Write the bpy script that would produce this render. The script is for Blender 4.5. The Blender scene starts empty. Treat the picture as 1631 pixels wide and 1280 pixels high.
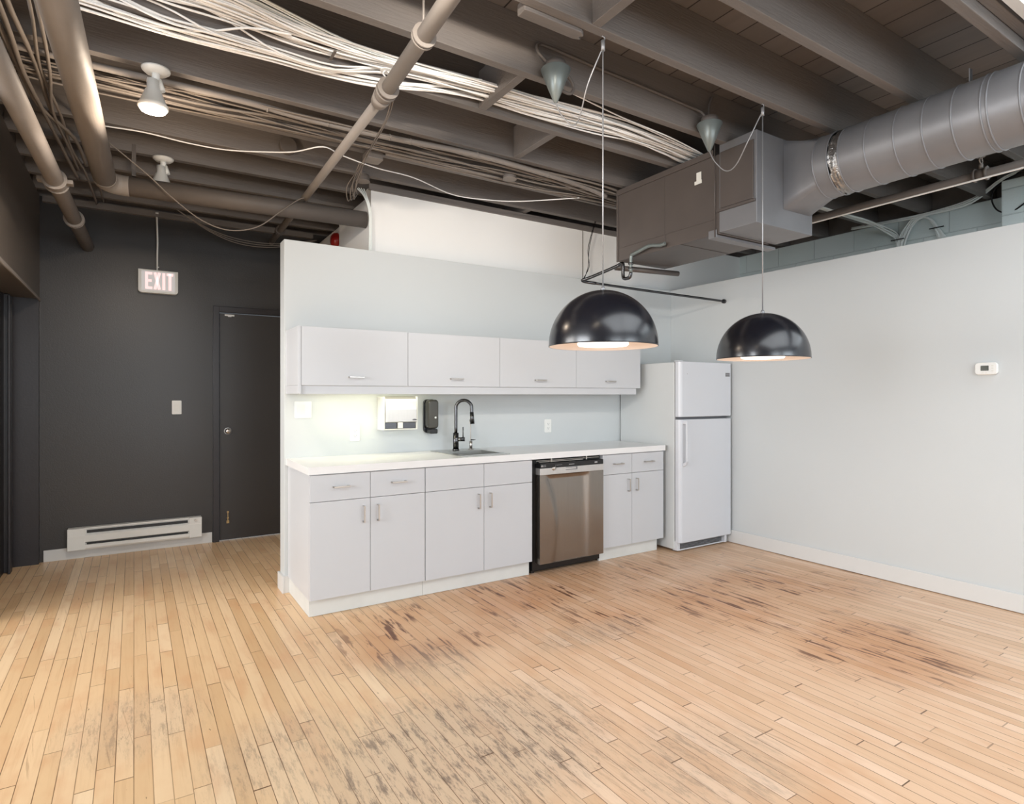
import bpy, bmesh, math, random
from mathutils import Vector, Matrix
random.seed(7)
S = bpy.context.scene
COL = S.collection
PI = math.pi

# ---------------------------------------------------------------- camera
cd = bpy.data.cameras.new('camera')
cd.sensor_fit = 'HORIZONTAL'; cd.sensor_width = 36.0
cd.lens = 948.28 / 1631 * 36.0
cd.shift_y = -10.27 / 1631
cd.clip_start = 0.05
cam = bpy.data.objects.new('camera', cd); COL.objects.link(cam)
cam.location = (0, 0, 1.3435)
cam.rotation_euler = (PI / 2, 0, -math.radians(32.421))
S.camera = cam

# ---------------------------------------------------------------- world, exposure
S.view_settings.view_transform = 'Standard'
S.view_settings.look = 'None'
S.view_settings.gamma = 1.0
S.view_settings.use_curve_mapping = False
S.view_settings.exposure = 0.0
W = bpy.data.worlds.new('world'); S.world = W; W.use_nodes = True
W.node_tree.nodes['Background'].inputs[0].default_value = (0.80, 0.90, 1.0, 1)
W.node_tree.nodes['Background'].inputs[1].default_value = 1.0

def area(name, loc, rot, sx, sy, power, color):
    l = bpy.data.lights.new(name, 'AREA'); l.shape = 'RECTANGLE'; l.size = sx; l.size_y = sy
    l.energy = power; l.color = color
    o = bpy.data.objects.new(name, l); COL.objects.link(o); o.location = loc; o.rotation_euler = rot
    return o
# daylight entering the windows behind the camera (one lamp per window opening), plus an added left fill
area('daylight_front_window', (3.35, -3.45, 1.65), (PI/2, 0, 0), 2.3, 1.4, 90, (0.84, 0.93, 1.0))
area('daylight_front_window', (0.35, -3.45, 1.65), (PI/2, 0, 0), 2.3, 1.4, 80, (0.86, 0.94, 1.0))
area('left_daylight_and_fill', (-3.45, 4.1, 1.85), (PI/2, 0, -PI/2), 2.0, 1.75, 130, (1.0, 0.97, 0.93))  # fill lamp added to brighten the far-left floor
area('left_daylight_and_fill', (-3.45, 1.2, 1.85), (PI/2, 0, -PI/2), 2.4, 1.75, 185, (0.93, 0.96, 1.0))

# ---------------------------------------------------------------- materials
def newmat(name):
    m = bpy.data.materials.new(name); m.use_nodes = True
    nt = m.node_tree; b = nt.nodes['Principled BSDF']
    return m, nt, b
def srgb(r, g, b):
    f = lambda c: (c/255/12.92) if c/255 <= .04045 else ((c/255+.055)/1.055)**2.4
    return (f(r), f(g), f(b), 1)
def mat(name, col, rough=.5, metal=0., noise=.06, scale=6., bump=0., bscale=60., spec=.5, coat=0., aniso=0., stretch=None):
    m, nt, b = newmat(name)
    N, L = nt.nodes, nt.links
    tc = N.new('ShaderNodeTexCoord'); mp = N.new('ShaderNodeMapping')
    L.new(tc.outputs['Object'], mp.inputs[0])
    if stretch: mp.inputs['Scale'].default_value = stretch
    nz = N.new('ShaderNodeTexNoise'); nz.inputs['Scale'].default_value = scale; nz.inputs['Detail'].default_value = 5
    L.new(mp.outputs[0], nz.inputs['Vector'])
    mx = N.new('ShaderNodeMixRGB'); mx.blend_type = 'MIX'
    c = col
    mx.inputs[1].default_value = (c[0]*(1-noise), c[1]*(1-noise), c[2]*(1-noise), 1)
    mx.inputs[2].default_value = (min(1, c[0]*(1+noise)), min(1, c[1]*(1+noise)), min(1, c[2]*(1+noise)), 1)
    L.new(nz.outputs['Fac'], mx.inputs[0]); L.new(mx.outputs[0], b.inputs['Base Color'])
    b.inputs['Roughness'].default_value = rough; b.inputs['Metallic'].default_value = metal
    b.inputs['Specular IOR Level'].default_value = spec; b.inputs['Coat Weight'].default_value = coat
    b.inputs['Anisotropic'].default_value = aniso
    if bump:
        n2 = N.new('ShaderNodeTexNoise'); n2.inputs['Scale'].default_value = bscale; n2.inputs['Detail'].default_value = 4
        L.new(mp.outputs[0], n2.inputs['Vector'])
        bp = N.new('ShaderNodeBump'); bp.inputs['Strength'].default_value = bump; bp.inputs['Distance'].default_value = .01
        L.new(n2.outputs['Fac'], bp.inputs['Height']); L.new(bp.outputs[0], b.inputs['Normal'])
    return m
def emis(name, col, strength):
    m, nt, b = newmat(name)
    b.inputs['Base Color'].default_value = (.45, .45, .45, 1)
    b.inputs['Emission Color'].default_value = col; b.inputs['Emission Strength'].default_value = strength
    return m

M = {}
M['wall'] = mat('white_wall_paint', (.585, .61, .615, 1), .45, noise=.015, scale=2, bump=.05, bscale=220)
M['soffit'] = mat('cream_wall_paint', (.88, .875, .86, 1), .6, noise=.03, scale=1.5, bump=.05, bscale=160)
M['trim'] = mat('white_trim_paint', (.66, .66, .65, 1), .4, noise=.02)
M['dark'] = mat('charcoal_wall_paint', (.036, .032, .030, 1), .36, noise=.12, scale=1.6, bump=.08, bscale=120)
M['darktrim'] = mat('charcoal_trim_paint', (.024, .020, .022, 1), .35, noise=.1, bump=.05)
M['taupe'] = mat('taupe_wall_paint', (.105, .088, .074, 1), .5, noise=.06, scale=1.5, bump=.06, bscale=120)
M['joist'] = mat('taupe_painted_timber', (.160, .142, .131, 1), .55, noise=.22, scale=3, bump=.25, bscale=30, stretch=(.35, 4, 4))
M['pipe'] = mat('taupe_painted_pipe', (.235, .208, .187, 1), .6, noise=.16, scale=5, bump=.15, bscale=14)
M['pipedk'] = mat('brown_painted_pipe', (.12, .103, .092, 1), .6, noise=.15, scale=5, bump=.1, bscale=20)
M['duct'] = mat('brown_painted_duct', (.088, .073, .066, 1), .4, noise=.18, scale=4, bump=.1, bscale=12)
M['ductgrey'] = mat('grey_painted_duct', (.21, .21, .22, 1), .42, metal=.3, noise=.22, scale=3, bump=.08, bscale=9)
M['foil'] = mat('crumpled_silver_foil', (.40, .39, .38, 1), .28, metal=.9, noise=.3, scale=25, bump=1., bscale=45)
M['cabinet'] = mat('white_cabinet_laminate', (.57, .585, .61, 1), .34, noise=.01)
M['counter'] = mat('white_counter_laminate', (.82, .82, .82, 1), .25, noise=.02, scale=8)
M['kick'] = mat('white_kick_board', (.66, .67, .65, 1), .5, noise=.08, scale=9)
M['chrome'] = mat('brushed_nickel', (.52, .49, .46, 1), .28, metal=1., noise=.05)
M['steel'] = mat('brushed_stainless_steel', (.30, .275, .25, 1), .27, metal=1., noise=.07, scale=5, bump=.03, bscale=14, stretch=(14, 14, .5))
M['satin'] = mat('satin_steel', (.62, .61, .60, 1), .38, metal=.85, noise=.05, scale=5, bump=.02, bscale=14, stretch=(14, 14, .5))
M['sink'] = mat('sink_steel', (.55, .55, .53, 1), .3, metal=1., noise=.05)
M['gunmetal'] = mat('gunmetal_faucet', (.10, .10, .105, 1), .25, metal=1., noise=.05)
M['black'] = mat('black_plastic', (.008, .008, .009, 1), .3, noise=.1)
M['domeblack'] = mat('black_enamel', (.006, .007, .012, 1), .24, noise=.03, spec=.9)
M['domein'] = mat('cream_enamel', (.62, .53, .47, 1), .5, noise=.02)
M['fridge'] = mat('white_appliance_enamel', (.64, .66, .70, 1), .27, noise=.01, bump=.04, bscale=320)
M['fridgeside'] = mat('fridge_side_enamel', (.60, .62, .62, 1), .35, noise=.015, bump=.03, bscale=300)
M['gasket'] = mat('grey_gasket', (.18, .18, .19, 1), .5)
M['white'] = mat('white_plastic', (.80, .80, .77, 1), .35, noise=.01)
M['offwhite'] = mat('off_white_plastic', (.72, .71, .66, 1), .4, noise=.02)
M['cable'] = mat('white_cable_jacket', (.86, .85, .83, 1), .45, noise=.04, scale=8)
M['cabletaupe'] = mat('painted_cable_jacket', (.20, .17, .145, 1), .5, noise=.12, scale=8)
M['cablegrey'] = mat('pale_grey_cable_jacket', (.82, .86, .84, 1), .5, noise=.06)
M['cord'] = mat('silver_grey_cord', (.34, .34, .35, 1), .35, metal=.4, noise=.05)
M['cone'] = mat('grey_green_painted_metal', (.175, .20, .195, 1), .35, metal=.3, noise=.05)
M['red'] = mat('red_enamel', (.35, .015, .01, 1), .3, noise=.05)
M['smoke'] = mat('smoked_plastic', (.055, .052, .045, 1), .12, noise=.2, scale=12)
M['lcd'] = mat('green_black_lcd', (.02, .025, .012, 1), .2, noise=.1)
M['greytext'] = mat('grey_print', (.35, .35, .36, 1), .5)
M['darktext'] = mat('dark_grey_print', (.10, .10, .11, 1), .4)
M['brass'] = mat('warm_brass', (.55, .40, .2, 1), .3, metal=1.)
M['bulb'] = emis('lit_bulb', (1, .86, .66, 1), 22)
M['bulboff'] = mat('frosted_bulb_glass', (.70, .74, .76, 1), .2, noise=.02)
M['drum'] = emis('lit_drum_diffuser', (1, .88, .76, 1), 2.8)
M['led'] = emis('lit_under_cabinet_diffuser', (1, .95, .64, 1), 14)
M['exitred'] = emis('lit_exit_letters', (1, .62, .60, 1), 1.0)
M['exitface'] = emis('lit_exit_panel', (1, .93, .90, 1), .32)
M['glow'] = emis('frosted_skylight_glazing', (.88, .95, 1, 1), 2.8)

def glass():
    m, nt, b = newmat('clear_window_glass')
    b.inputs['Base Color'].default_value = (1, 1, 1, 1); b.inputs['Roughness'].default_value = 0
    b.inputs['Transmission Weight'].default_value = 1; b.inputs['IOR'].default_value = 1.05
    return m
M['glass'] = glass()

def brick_mat():
    m, nt, b = newmat('painted_concrete_block')
    N, L = nt.nodes, nt.links
    tc = N.new('ShaderNodeTexCoord'); sp = N.new('ShaderNodeSeparateXYZ'); cb = N.new('ShaderNodeCombineXYZ')
    L.new(tc.outputs['Object'], sp.inputs[0])
    ad = N.new('ShaderNodeMath'); ad.operation = 'ADD'; L.new(sp.outputs[0], ad.inputs[0]); L.new(sp.outputs[1], ad.inputs[1])
    az = N.new('ShaderNodeMath'); az.operation = 'ADD'; az.inputs[1].default_value = .06; L.new(sp.outputs[2], az.inputs[0])
    L.new(ad.outputs[0], cb.inputs[0]); L.new(az.outputs[0], cb.inputs[1])
    br = N.new('ShaderNodeTexBrick'); L.new(cb.outputs[0], br.inputs['Vector'])
    br.inputs['Scale'].default_value = 1; br.inputs['Brick Width'].default_value = .4; br.inputs['Row Height'].default_value = .2
    br.inputs['Mortar Size'].default_value = .006; br.inputs['Mortar Smooth'].default_value = .6; br.inputs['Bias'].default_value = 0
    br.inputs['Color1'].default_value = (.68, .76, .75, 1); br.inputs['Color2'].default_value = (.73, .80, .79, 1); br.inputs['Mortar'].default_value = (.60, .67, .665, 1)
    L.new(br.outputs['Color'], b.inputs['Base Color']); b.inputs['Roughness'].default_value = .6
    nz = N.new('ShaderNodeTexNoise'); nz.inputs['Scale'].default_value = 60; L.new(tc.outputs['Object'], nz.inputs['Vector'])
    mu = N.new('ShaderNodeMath'); mu.operation = 'MULTIPLY_ADD'; mu.inputs[1].default_value = .25
    iv = N.new('ShaderNodeMath'); iv.operation = 'SUBTRACT'; iv.inputs[0].default_value = 1; L.new(br.outputs['Fac'], iv.inputs[1])
    L.new(nz.outputs['Fac'], mu.inputs[0]); L.new(iv.outputs[0], mu.inputs[2])
    bp = N.new('ShaderNodeBump'); bp.inputs['Strength'].default_value = .6; bp.inputs['Distance'].default_value = .008
    L.new(mu.outputs[0], bp.inputs['Height']); L.new(bp.outputs[0], b.inputs['Normal'])
    return m
M['block'] = brick_mat()

class G:
    """tiny helper for node graphs"""
    def __init__(s, nt): s.nt = nt; s.N = nt.nodes; s.L = nt.links
    def _in(s, n, i, v):
        if v is None: return
        if isinstance(v, (int, float)): n.inputs[i].default_value = v
        elif isinstance(v, (tuple, list)): n.inputs[i].default_value = v
        else: s.L.new(v, n.inputs[i])
    def m(s, op, a, b=None, c=None, clamp=False):
        n = s.N.new('ShaderNodeMath'); n.operation = op; n.use_clamp = clamp
        s._in(n, 0, a); s._in(n, 1, b); s._in(n, 2, c); return n.outputs[0]
    def xyz(s, x, y, z=0.):
        n = s.N.new('ShaderNodeCombineXYZ'); s._in(n, 0, x); s._in(n, 1, y); s._in(n, 2, z); return n.outputs[0]
    def noise(s, vec, scale, detail=4, rough=.55):
        n = s.N.new('ShaderNodeTexNoise'); s._in(n, 'Vector', vec); n.inputs['Scale'].default_value = scale
        n.inputs['Detail'].default_value = detail; n.inputs['Roughness'].default_value = rough; return n.outputs['Fac']
    def white(s, vec):
        n = s.N.new('ShaderNodeTexWhiteNoise'); n.noise_dimensions = '3D'; s._in(n, 'Vector', vec); return n.outputs['Value']
    def ramp(s, fac, stops):
        n = s.N.new('ShaderNodeValToRGB'); s._in(n, 0, fac); e = n.color_ramp.elements
        e[0].position, e[0].color = stops[0]; e[1].position, e[1].color = stops[-1]
        for p, c in stops[1:-1]:
            k = e.new(p); k.color = c
        return n.outputs[0]
    def mix(s, fac, a, b, mode='MIX'):
        n = s.N.new('ShaderNodeMixRGB'); n.blend_type = mode; s._in(n, 0, fac); s._in(n, 1, a); s._in(n, 2, b); return n.outputs[0]
    def mr(s, v, a, b, c=0., d=1., smooth=True):
        n = s.N.new('ShaderNodeMapRange'); n.interpolation_type = 'SMOOTHSTEP' if smooth else 'LINEAR'
        s._in(n, 0, v); n.inputs[1].default_value = a; n.inputs[2].default_value = b
        n.inputs[3].default_value = c; n.inputs[4].default_value = d; return n.outputs[0]

def plank_cells(g, x, y, width, lmin, lvar):
    row = g.m('FLOOR', g.m('DIVIDE', x, width))
    r1 = g.white(g.xyz(row, 3.3)); r2 = g.white(g.xyz(row, 9.1))
    ln = g.m('MULTIPLY_ADD', r1, lvar, lmin)
    t = g.m('ADD', g.m('DIVIDE', y, ln), g.m('MULTIPLY', r2, 17.))
    cell = g.m('FLOOR', t)
    fx = g.m('FRACT', g.m('DIVIDE', x, width)); fy = g.m('FRACT', t)
    dx = g.m('MULTIPLY', g.m('MINIMUM', fx, g.m('SUBTRACT', 1., fx)), width)
    dy = g.m('MULTIPLY', g.m('MINIMUM', fy, g.m('SUBTRACT', 1., fy)), ln)
    return row, cell, dx, dy

def floor_mat():
    m, nt, b = newmat('worn_maple_strip_floor'); g = G(nt)
    tc = g.N.new('ShaderNodeTexCoord'); sp = g.N.new('ShaderNodeSeparateXYZ'); g.L.new(tc.outputs['Object'], sp.inputs[0])
    x, y = sp.outputs[0], sp.outputs[1]
    row, cell, dx, dy = plank_cells(g, x, y, .0572, .42, .85)
    rnd = g.white(g.xyz(row, cell, 1.)); rnd2 = g.white(g.xyz(row, cell, 5.))
    base = g.ramp(rnd, [(0, srgb(209, 176, 138)), (.25, srgb(220, 189, 152)), (.8, srgb(227, 198, 163)), (1, srgb(233, 208, 177))])
    # tint drifts from honey on the left to pink on the right
    big = g.noise(g.xyz(x, y), .8, 2)
    side = g.mr(g.m('ADD', g.m('ADD', x, g.m('MULTIPLY', y, -.35)), g.m('MULTIPLY', big, .8)), .1, 1.5)
    base = g.mix(side, g.mix(1., base, (1.0, .96, .88, 1), 'MULTIPLY'), g.mix(1., base, (1.0, .93, .96, 1), 'MULTIPLY'))
    # grain
    off = g.m('MULTIPLY', rnd, 31.)
    grain = g.noise(g.xyz(g.m('ADD', g.m('MULTIPLY', x, 55.), off), g.m('MULTIPLY', y, 2.2), rnd2), 1., 5, .65)
    base = g.mix(g.mr(grain, .45, .8, 0., .28), base, srgb(170, 122, 82))
    # soft mottled flame figure
    fl = g.noise(g.xyz(g.m('ADD', g.m('MULTIPLY', x, 7.), off), g.m('MULTIPLY', y, 3.)), 1., 3)
    base = g.mix(g.mr(fl, .46, .72, 0., .42), base, srgb(204, 152, 110))
    def blob(cx, cy, rx, ry):
        ax = g.m('DIVIDE', g.m('SUBTRACT', x, cx), rx); ay = g.m('DIVIDE', g.m('SUBTRACT', y, cy), ry)
        d = g.m('SQRT', g.m('ADD', g.m('MULTIPLY', ax, ax), g.m('MULTIPLY', ay, ay)))
        return g.mr(d, .35, 1., 1., 0.)
    wob = g.noise(g.xyz(x, y, 2.), 1.6, 3)
    # reddish-brown worn boards along the kitchen and the right wall
    zone = blob(3.5, 2.5, 1.5, .75)
    for a in ((2.3, 3.35, 1.9, .5), (1.45, 3.05, .8, .45), (3.3, 1.7, .7, .7), (2.75, 2.75, .8, .5), (1.35, 3.2, .6, .5)): zone = g.m('MAXIMUM', zone, blob(*a))
    sn = g.noise(g.xyz(g.m('MULTIPLY', x, 20.), g.m('MULTIPLY', y, 2.6), row), 1., 4, .6)
    base = g.mix(g.m('MULTIPLY', zone, g.mr(wob, .35, .65, .25, .62)), base, srgb(188, 130, 84))
    base = g.mix(g.m('MULTIPLY', g.m('MULTIPLY', zone, g.mr(sn, .54, .62)), g.mr(wob, .40, .50)), base, srgb(108, 68, 46))
    # grey worn patch where the varnish has gone
    gz = blob(1.05, 2.0, .85, .62)
    for a in ((1.25, 2.75, .35, .35), (.5, 2.35, .4, .4), (2.2, 2.6, .5, .2), (.0, 2.9, .35, .4), (1.75, 1.45, .5, .4)): gz = g.m('MAXIMUM', gz, g.m('MULTIPLY', blob(*a), .5))
    gn = g.noise(g.xyz(g.m('MULTIPLY', x, 34.), g.m('MULTIPLY', y, 6.), 4.), 1., 9, .80)
    base = g.mix(g.m('MULTIPLY', gz, .55), base, srgb(190, 170, 149))
    base = g.mix(g.m('MULTIPLY', gz, g.mr(gn, .475, .62, 0., .85)), base, srgb(110, 94, 83))
    # scattered dark knots and nicks
    kn = g.noise(g.xyz(g.m('MULTIPLY', x, 40.), g.m('MULTIPLY', y, 11.), 8.), 1., 3, .6)
    base = g.mix(g.mr(kn, .70, .75, 0., .7), base, srgb(104, 72, 50))
    sc = g.noise(g.xyz(g.m('MULTIPLY', g.m('ADD', x, g.m('MULTIPLY', y, .12)), 60.), g.m('MULTIPLY', y, 1.6), 2.), 1., 4, .7)
    base = g.mix(g.m('MULTIPLY', g.mr(sc, .60, .70, 0., .45), g.mr(wob, .42, .6, .15, 1.)), base, srgb(138, 104, 78))
    # seams between strips: thin, uneven and dark
    seamw = g.m('MULTIPLY_ADD', g.noise(g.xyz(x, y, 6.), 3.5, 3), .0024, .0002)
    sx = g.m('LESS_THAN', dx, seamw)
    sy = g.m('LESS_THAN', dy, g.m('MULTIPLY_ADD', rnd2, .0028, .0006))
    seam = g.m('MAXIMUM', sx, sy)
    sstr = g.mr(g.noise(g.xyz(g.m('MULTIPLY', row, 7.7), g.m('MULTIPLY', y, 1.2), 0.), 1., 2), .3, .65, .45, .95)
    base = g.mix(g.m('MULTIPLY', seam, sstr), base, srgb(98, 68, 44))
    g.L.new(base, b.inputs['Base Color'])
    rr = g.m('ADD', g.m('MULTIPLY_ADD', gn, .16, .24), g.m('MULTIPLY', g.m('MAXIMUM', gz, zone), .12))
    g.L.new(rr, b.inputs['Roughness'])
    bp = g.N.new('ShaderNodeBump'); bp.inputs['Strength'].default_value = .35; bp.inputs['Distance'].default_value = .003
    hgt = g.m('ADD', g.m('MULTIPLY', seam, -1.), g.m('MULTIPLY', g.noise(g.xyz(x, y, rnd), 9., 3), .5))
    g.L.new(hgt, bp.inputs['Height']); g.L.new(bp.outputs[0], b.inputs['Normal'])
    return m
M['floor'] = floor_mat()

def deck_mat():
    m, nt, b = newmat('painted_roof_boards'); g = G(nt)
    tc = g.N.new('ShaderNodeTexCoord'); sp = g.N.new('ShaderNodeSeparateXYZ'); g.L.new(tc.outputs['Object'], sp.inputs[0])
    x, y = sp.outputs[0], sp.outputs[1]
    row, cell, dx, dy = plank_cells(g, x, y, .19, 5.2, 1.5)
    rnd = g.white(g.xyz(row, cell, 1.))
    base = g.ramp(rnd, [(0, (.13, .112, .10, 1)), (1, (.18, .155, .14, 1))])
    n = g.noise(g.xyz(g.m('MULTIPLY', x, 12.), g.m('MULTIPLY', y, 1.5)), 1., 4)
    base = g.mix(g.mr(n, .4, .8, 0., .3), base, (.08, .07, .062, 1))
    seam = g.m('MAXIMUM', g.m('LESS_THAN', dx, .004), g.m('LESS_THAN', dy, .003))
    base = g.mix(seam, base, (.015, .012, .01, 1))
    g.L.new(base, b.inputs['Base Color']); b.inputs['Roughness'].default_value = .6
    return m
M['deck'] = deck_mat()

# ---------------------------------------------------------------- mesh helpers
def B(): return bmesh.new()
def box(bm, x0, x1, y0, y1, z0, z1):
    v = [bm.verts.new(p) for p in ((x0,y0,z0),(x1,y0,z0),(x1,y1,z0),(x0,y1,z0),(x0,y0,z1),(x1,y0,z1),(x1,y1,z1),(x0,y1,z1))]
    for f in ((3,2,1,0),(4,5,6,7),(0,1,5,4),(1,2,6,5),(2,3,7,6),(3,0,4,7)): bm.faces.new([v[i] for i in f])
    return bm
def frame_of(d):
    d = d.normalized(); up = Vector((0,0,1)) if abs(d.z) < .9 else Vector((1,0,0))
    a = d.cross(up).normalized(); return a, d.cross(a).normalized()
def rings(bm, rs, cap=True):
    n = len(rs[0]); vs = [[bm.verts.new(p) for p in r] for r in rs]
    for i in range(len(vs)-1):
        for k in range(n):
            f = bm.faces.new([vs[i][k], vs[i][(k+1)%n], vs[i+1][(k+1)%n], vs[i+1][k]]); f.smooth = True
    if cap:
        bm.faces.new(list(reversed(vs[0]))); bm.faces.new(vs[-1])
    return bm
def cyl(bm, p, q, r, r2=None, n=20):
    p, q = Vector(p), Vector(q); a, b = frame_of(q-p); r2 = r if r2 is None else r2
    c = [(math.cos(2*PI*k/n), math.sin(2*PI*k/n)) for k in range(n)]
    return rings(bm, [[p+a*(x*r)+b*(y*r) for x, y in c], [q+a*(x*r2)+b*(y*r2) for x, y in c]])
def spline(pts, sub=6):
    P = [Vector(p) for p in pts]
    if len(P) < 3 or sub < 2: return P
    out = []
    for i in range(len(P)-1):
        a, b, c, d = P[max(i-1,0)], P[i], P[i+1], P[min(i+2, len(P)-1)]
        for k in range(sub):
            t = k/sub
            out.append(.5*((2*b)+(c-a)*t+(2*a-5*b+4*c-d)*t*t+(3*b-a-3*c+d)*t**3))
    out.append(P[-1]); return out
def tube(bm, pts, r, n=8, sub=6):
    P = spline(pts, sub); rs = []; a = None
    for i, p in enumerate(P):
        t = (P[min(i+1, len(P)-1)]-P[max(i-1, 0)]).normalized()
        if a is None: a, b = frame_of(t)
        else:
            a = (a - t*a.dot(t)).normalized(); b = t.cross(a).normalized()
        rr = r(i/(len(P)-1)) if callable(r) else r
        rs.append([p+a*(math.cos(2*PI*k/n)*rr)+b*(math.sin(2*PI*k/n)*rr) for k in range(n)])
    return rings(bm, rs)
def lathe(bm, prof, c=(0,0,0), axis='z', n=40, close=False):
    """prof: list of (radius, height)"""
    c = Vector(c); vs = []
    def pt(r, h, a):
        x, y = r*math.cos(a), r*math.sin(a)
        return c + (Vector((x, y, h)) if axis == 'z' else Vector((x, h, y)) if axis == 'y' else Vector((h, x, y)))
    for r, h in prof:
        if r < 1e-6: vs.append([bm.verts.new(pt(0, h, 0))])
        else: vs.append([bm.verts.new(pt(r, h, 2*PI*k/n)) for k in range(n)])
    for i in range(len(vs)-1):
        A, Bq = vs[i], vs[i+1]
        for k in range(n):
            k2 = (k+1) % n
            if len(A) == 1 and len(Bq) == 1: continue
            if len(A) == 1: f = bm.faces.new([A[0], Bq[k], Bq[k2]])
            elif len(Bq) == 1: f = bm.faces.new([A[k], Bq[0], A[k2]])
            else: f = bm.faces.new([A[k], Bq[k], Bq[k2], A[k2]])
            f.smooth = True
    return bm
def prism(bm, poly, lo, hi, plane='xz'):
    """extrude a 2D polygon along the remaining axis"""
    def pt(a, b, c): return (a, c, b) if plane == 'xz' else (c, a, b) if plane == 'yz' else (a, b, c)
    A = [bm.verts.new(pt(a, b, lo)) for a, b in poly]; Bq = [bm.verts.new(pt(a, b, hi)) for a, b in poly]
    n = len(poly); bm.faces.new(A); bm.faces.new(list(reversed(Bq)))
    for k in range(n): bm.faces.new([A[k], Bq[k], Bq[(k+1)%n], A[(k+1)%n]])
    return bm
def rrect(x0, x1, y0, y1, r, seg=5, corners=(1,1,1,1)):
    out = []
    for (cx, cy, a0, on) in ((x1-r, y1-r, 0, corners[0]), (x0+r, y1-r, 90, corners[1]), (x0+r, y0+r, 180, corners[2]), (x1-r, y0+r, 270, corners[3])):
        if on:
            for k in range(seg+1):
                a = math.radians(a0+90*k/seg); out.append((cx+r*math.cos(a), cy+r*math.sin(a)))
        else:
            a = math.radians(a0+45); out.append((cx+math.copysign(r, math.cos(a)), cy+math.copysign(r, math.sin(a))))
    return out

def tag(o, label=None, cat=None, group=None, kind=None):
    if label: o['label'] = label
    if cat: o['category'] = cat
    if group: o['group'] = group
    if kind: o['kind'] = kind
    return o
ORG = {}
def thing(name, label, cat, loc, group=None):
    o = bpy.data.objects.new(name, None); COL.objects.link(o); o.location = loc; o.empty_display_size = .05
    ORG[o.name] = Vector(loc); return tag(o, label, cat, group)
def obj(name, bm, m, parent=None, bev=0., seg=2, label=None, cat=None, group=None, kind=None, origin=None, flat=False):
    bmesh.ops.recalc_face_normals(bm, faces=bm.faces[:])
    if parent is not None: org = ORG[parent.name]
    elif origin is not None: org = Vector(origin)
    else:
        xs = [v.co for v in bm.verts]
        org = Vector(((min(v.x for v in xs)+max(v.x for v in xs))/2, (min(v.y for v in xs)+max(v.y for v in xs))/2, min(v.z for v in xs)))
    for v in bm.verts: v.co -= org
    me = bpy.data.meshes.new(name); bm.to_mesh(me); bm.free(); me.materials.append(M[m] if isinstance(m, str) else m)
    o = bpy.data.objects.new(name, me); COL.objects.link(o)
    if parent is not None: o.parent = parent
    else: o.location = org
    ORG[o.name] = org
    if bev:
        md = o.modifiers.new('bevel', 'BEVEL'); md.width = bev; md.segments = seg; md.limit_method = 'ANGLE'; md.angle_limit = math.radians(40)
    return tag(o, label, cat, group, kind)
def struct(name, bm, m, bev=0., parent=None, origin=None):
    return obj(name, bm, m, parent, bev=bev, kind='structure', origin=origin if origin is not None else (None if parent is not None else (0,0,0)))
def text(name, body, size, loc, rot, m, parent, ext=.0008, align='CENTER'):
    c = bpy.data.curves.new(name, 'FONT'); c.body = body; c.size = size; c.extrude = ext; c.align_x = align; c.align_y = 'CENTER'
    t = bpy.data.objects.new(name+'_tmp', c); COL.objects.link(t)
    dg = bpy.context.evaluated_depsgraph_get(); me = bpy.data.meshes.new_from_object(t.evaluated_get(dg))
    bpy.data.objects.remove(t); me.name = name
    me.materials.clear(); me.materials.append(M[m])
    o = bpy.data.objects.new(name, me); COL.objects.link(o); o.parent = parent
    me.transform(Matrix.Translation(Vector(loc)-ORG[parent.name]) @ rot); ORG[o.name] = ORG[parent.name]
    return o
FRONT = Matrix.Rotation(PI/2, 4, 'X')       # text facing the viewer (towards -y)

ZJ = 2.95           # underside of the joists
# ---------------------------------------------------------------- room shell
struct('floor', box(B(), -3.6, 6.0, -3.6, 6.2, -.12, 0), 'floor')
# roof deck with the skylight opening left out
bm = B()
box(bm, -3.6, 6.1, 1.10, 6.2, 3.23, 3.30); box(bm, -3.6, .60, -3.6, 1.10, 3.23, 3.30); box(bm, .60, 6.1, -3.6, -1.6, 3.23, 3.30)
struct('ceiling', bm, 'deck')
# kitchen partition, 2.41 m high
struct('wall_kitchen', box(B(), .8645, 4.622, 4.255, 4.385, 0, 2.41), 'wall', .002)
struct('wall_right', box(B(), 4.622, 4.74, -3.5, 4.385, 0, 2.41), 'wall', .002)
struct('baseboard_right', box(B(), 4.608, 4.622, -3.5, 3.58, .004, .118), 'trim', .003)
bm = B(); box(bm, .849, .8645, 4.24, 4.40, 0, .115); box(bm, .8645, .905, 4.241, 4.255, 0, .115)
struct('baseboard_kitchen', bm, 'trim', .002)
# bright upper wall behind the partition
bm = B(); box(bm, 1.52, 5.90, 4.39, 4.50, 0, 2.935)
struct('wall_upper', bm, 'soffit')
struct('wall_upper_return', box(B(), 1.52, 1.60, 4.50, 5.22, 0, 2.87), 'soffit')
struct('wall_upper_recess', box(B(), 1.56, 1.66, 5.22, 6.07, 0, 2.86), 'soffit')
struct('trim_upper', box(B(), 1.50, 4.2, 4.372, 4.39, 2.90, 2.948), 'joist')
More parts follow.
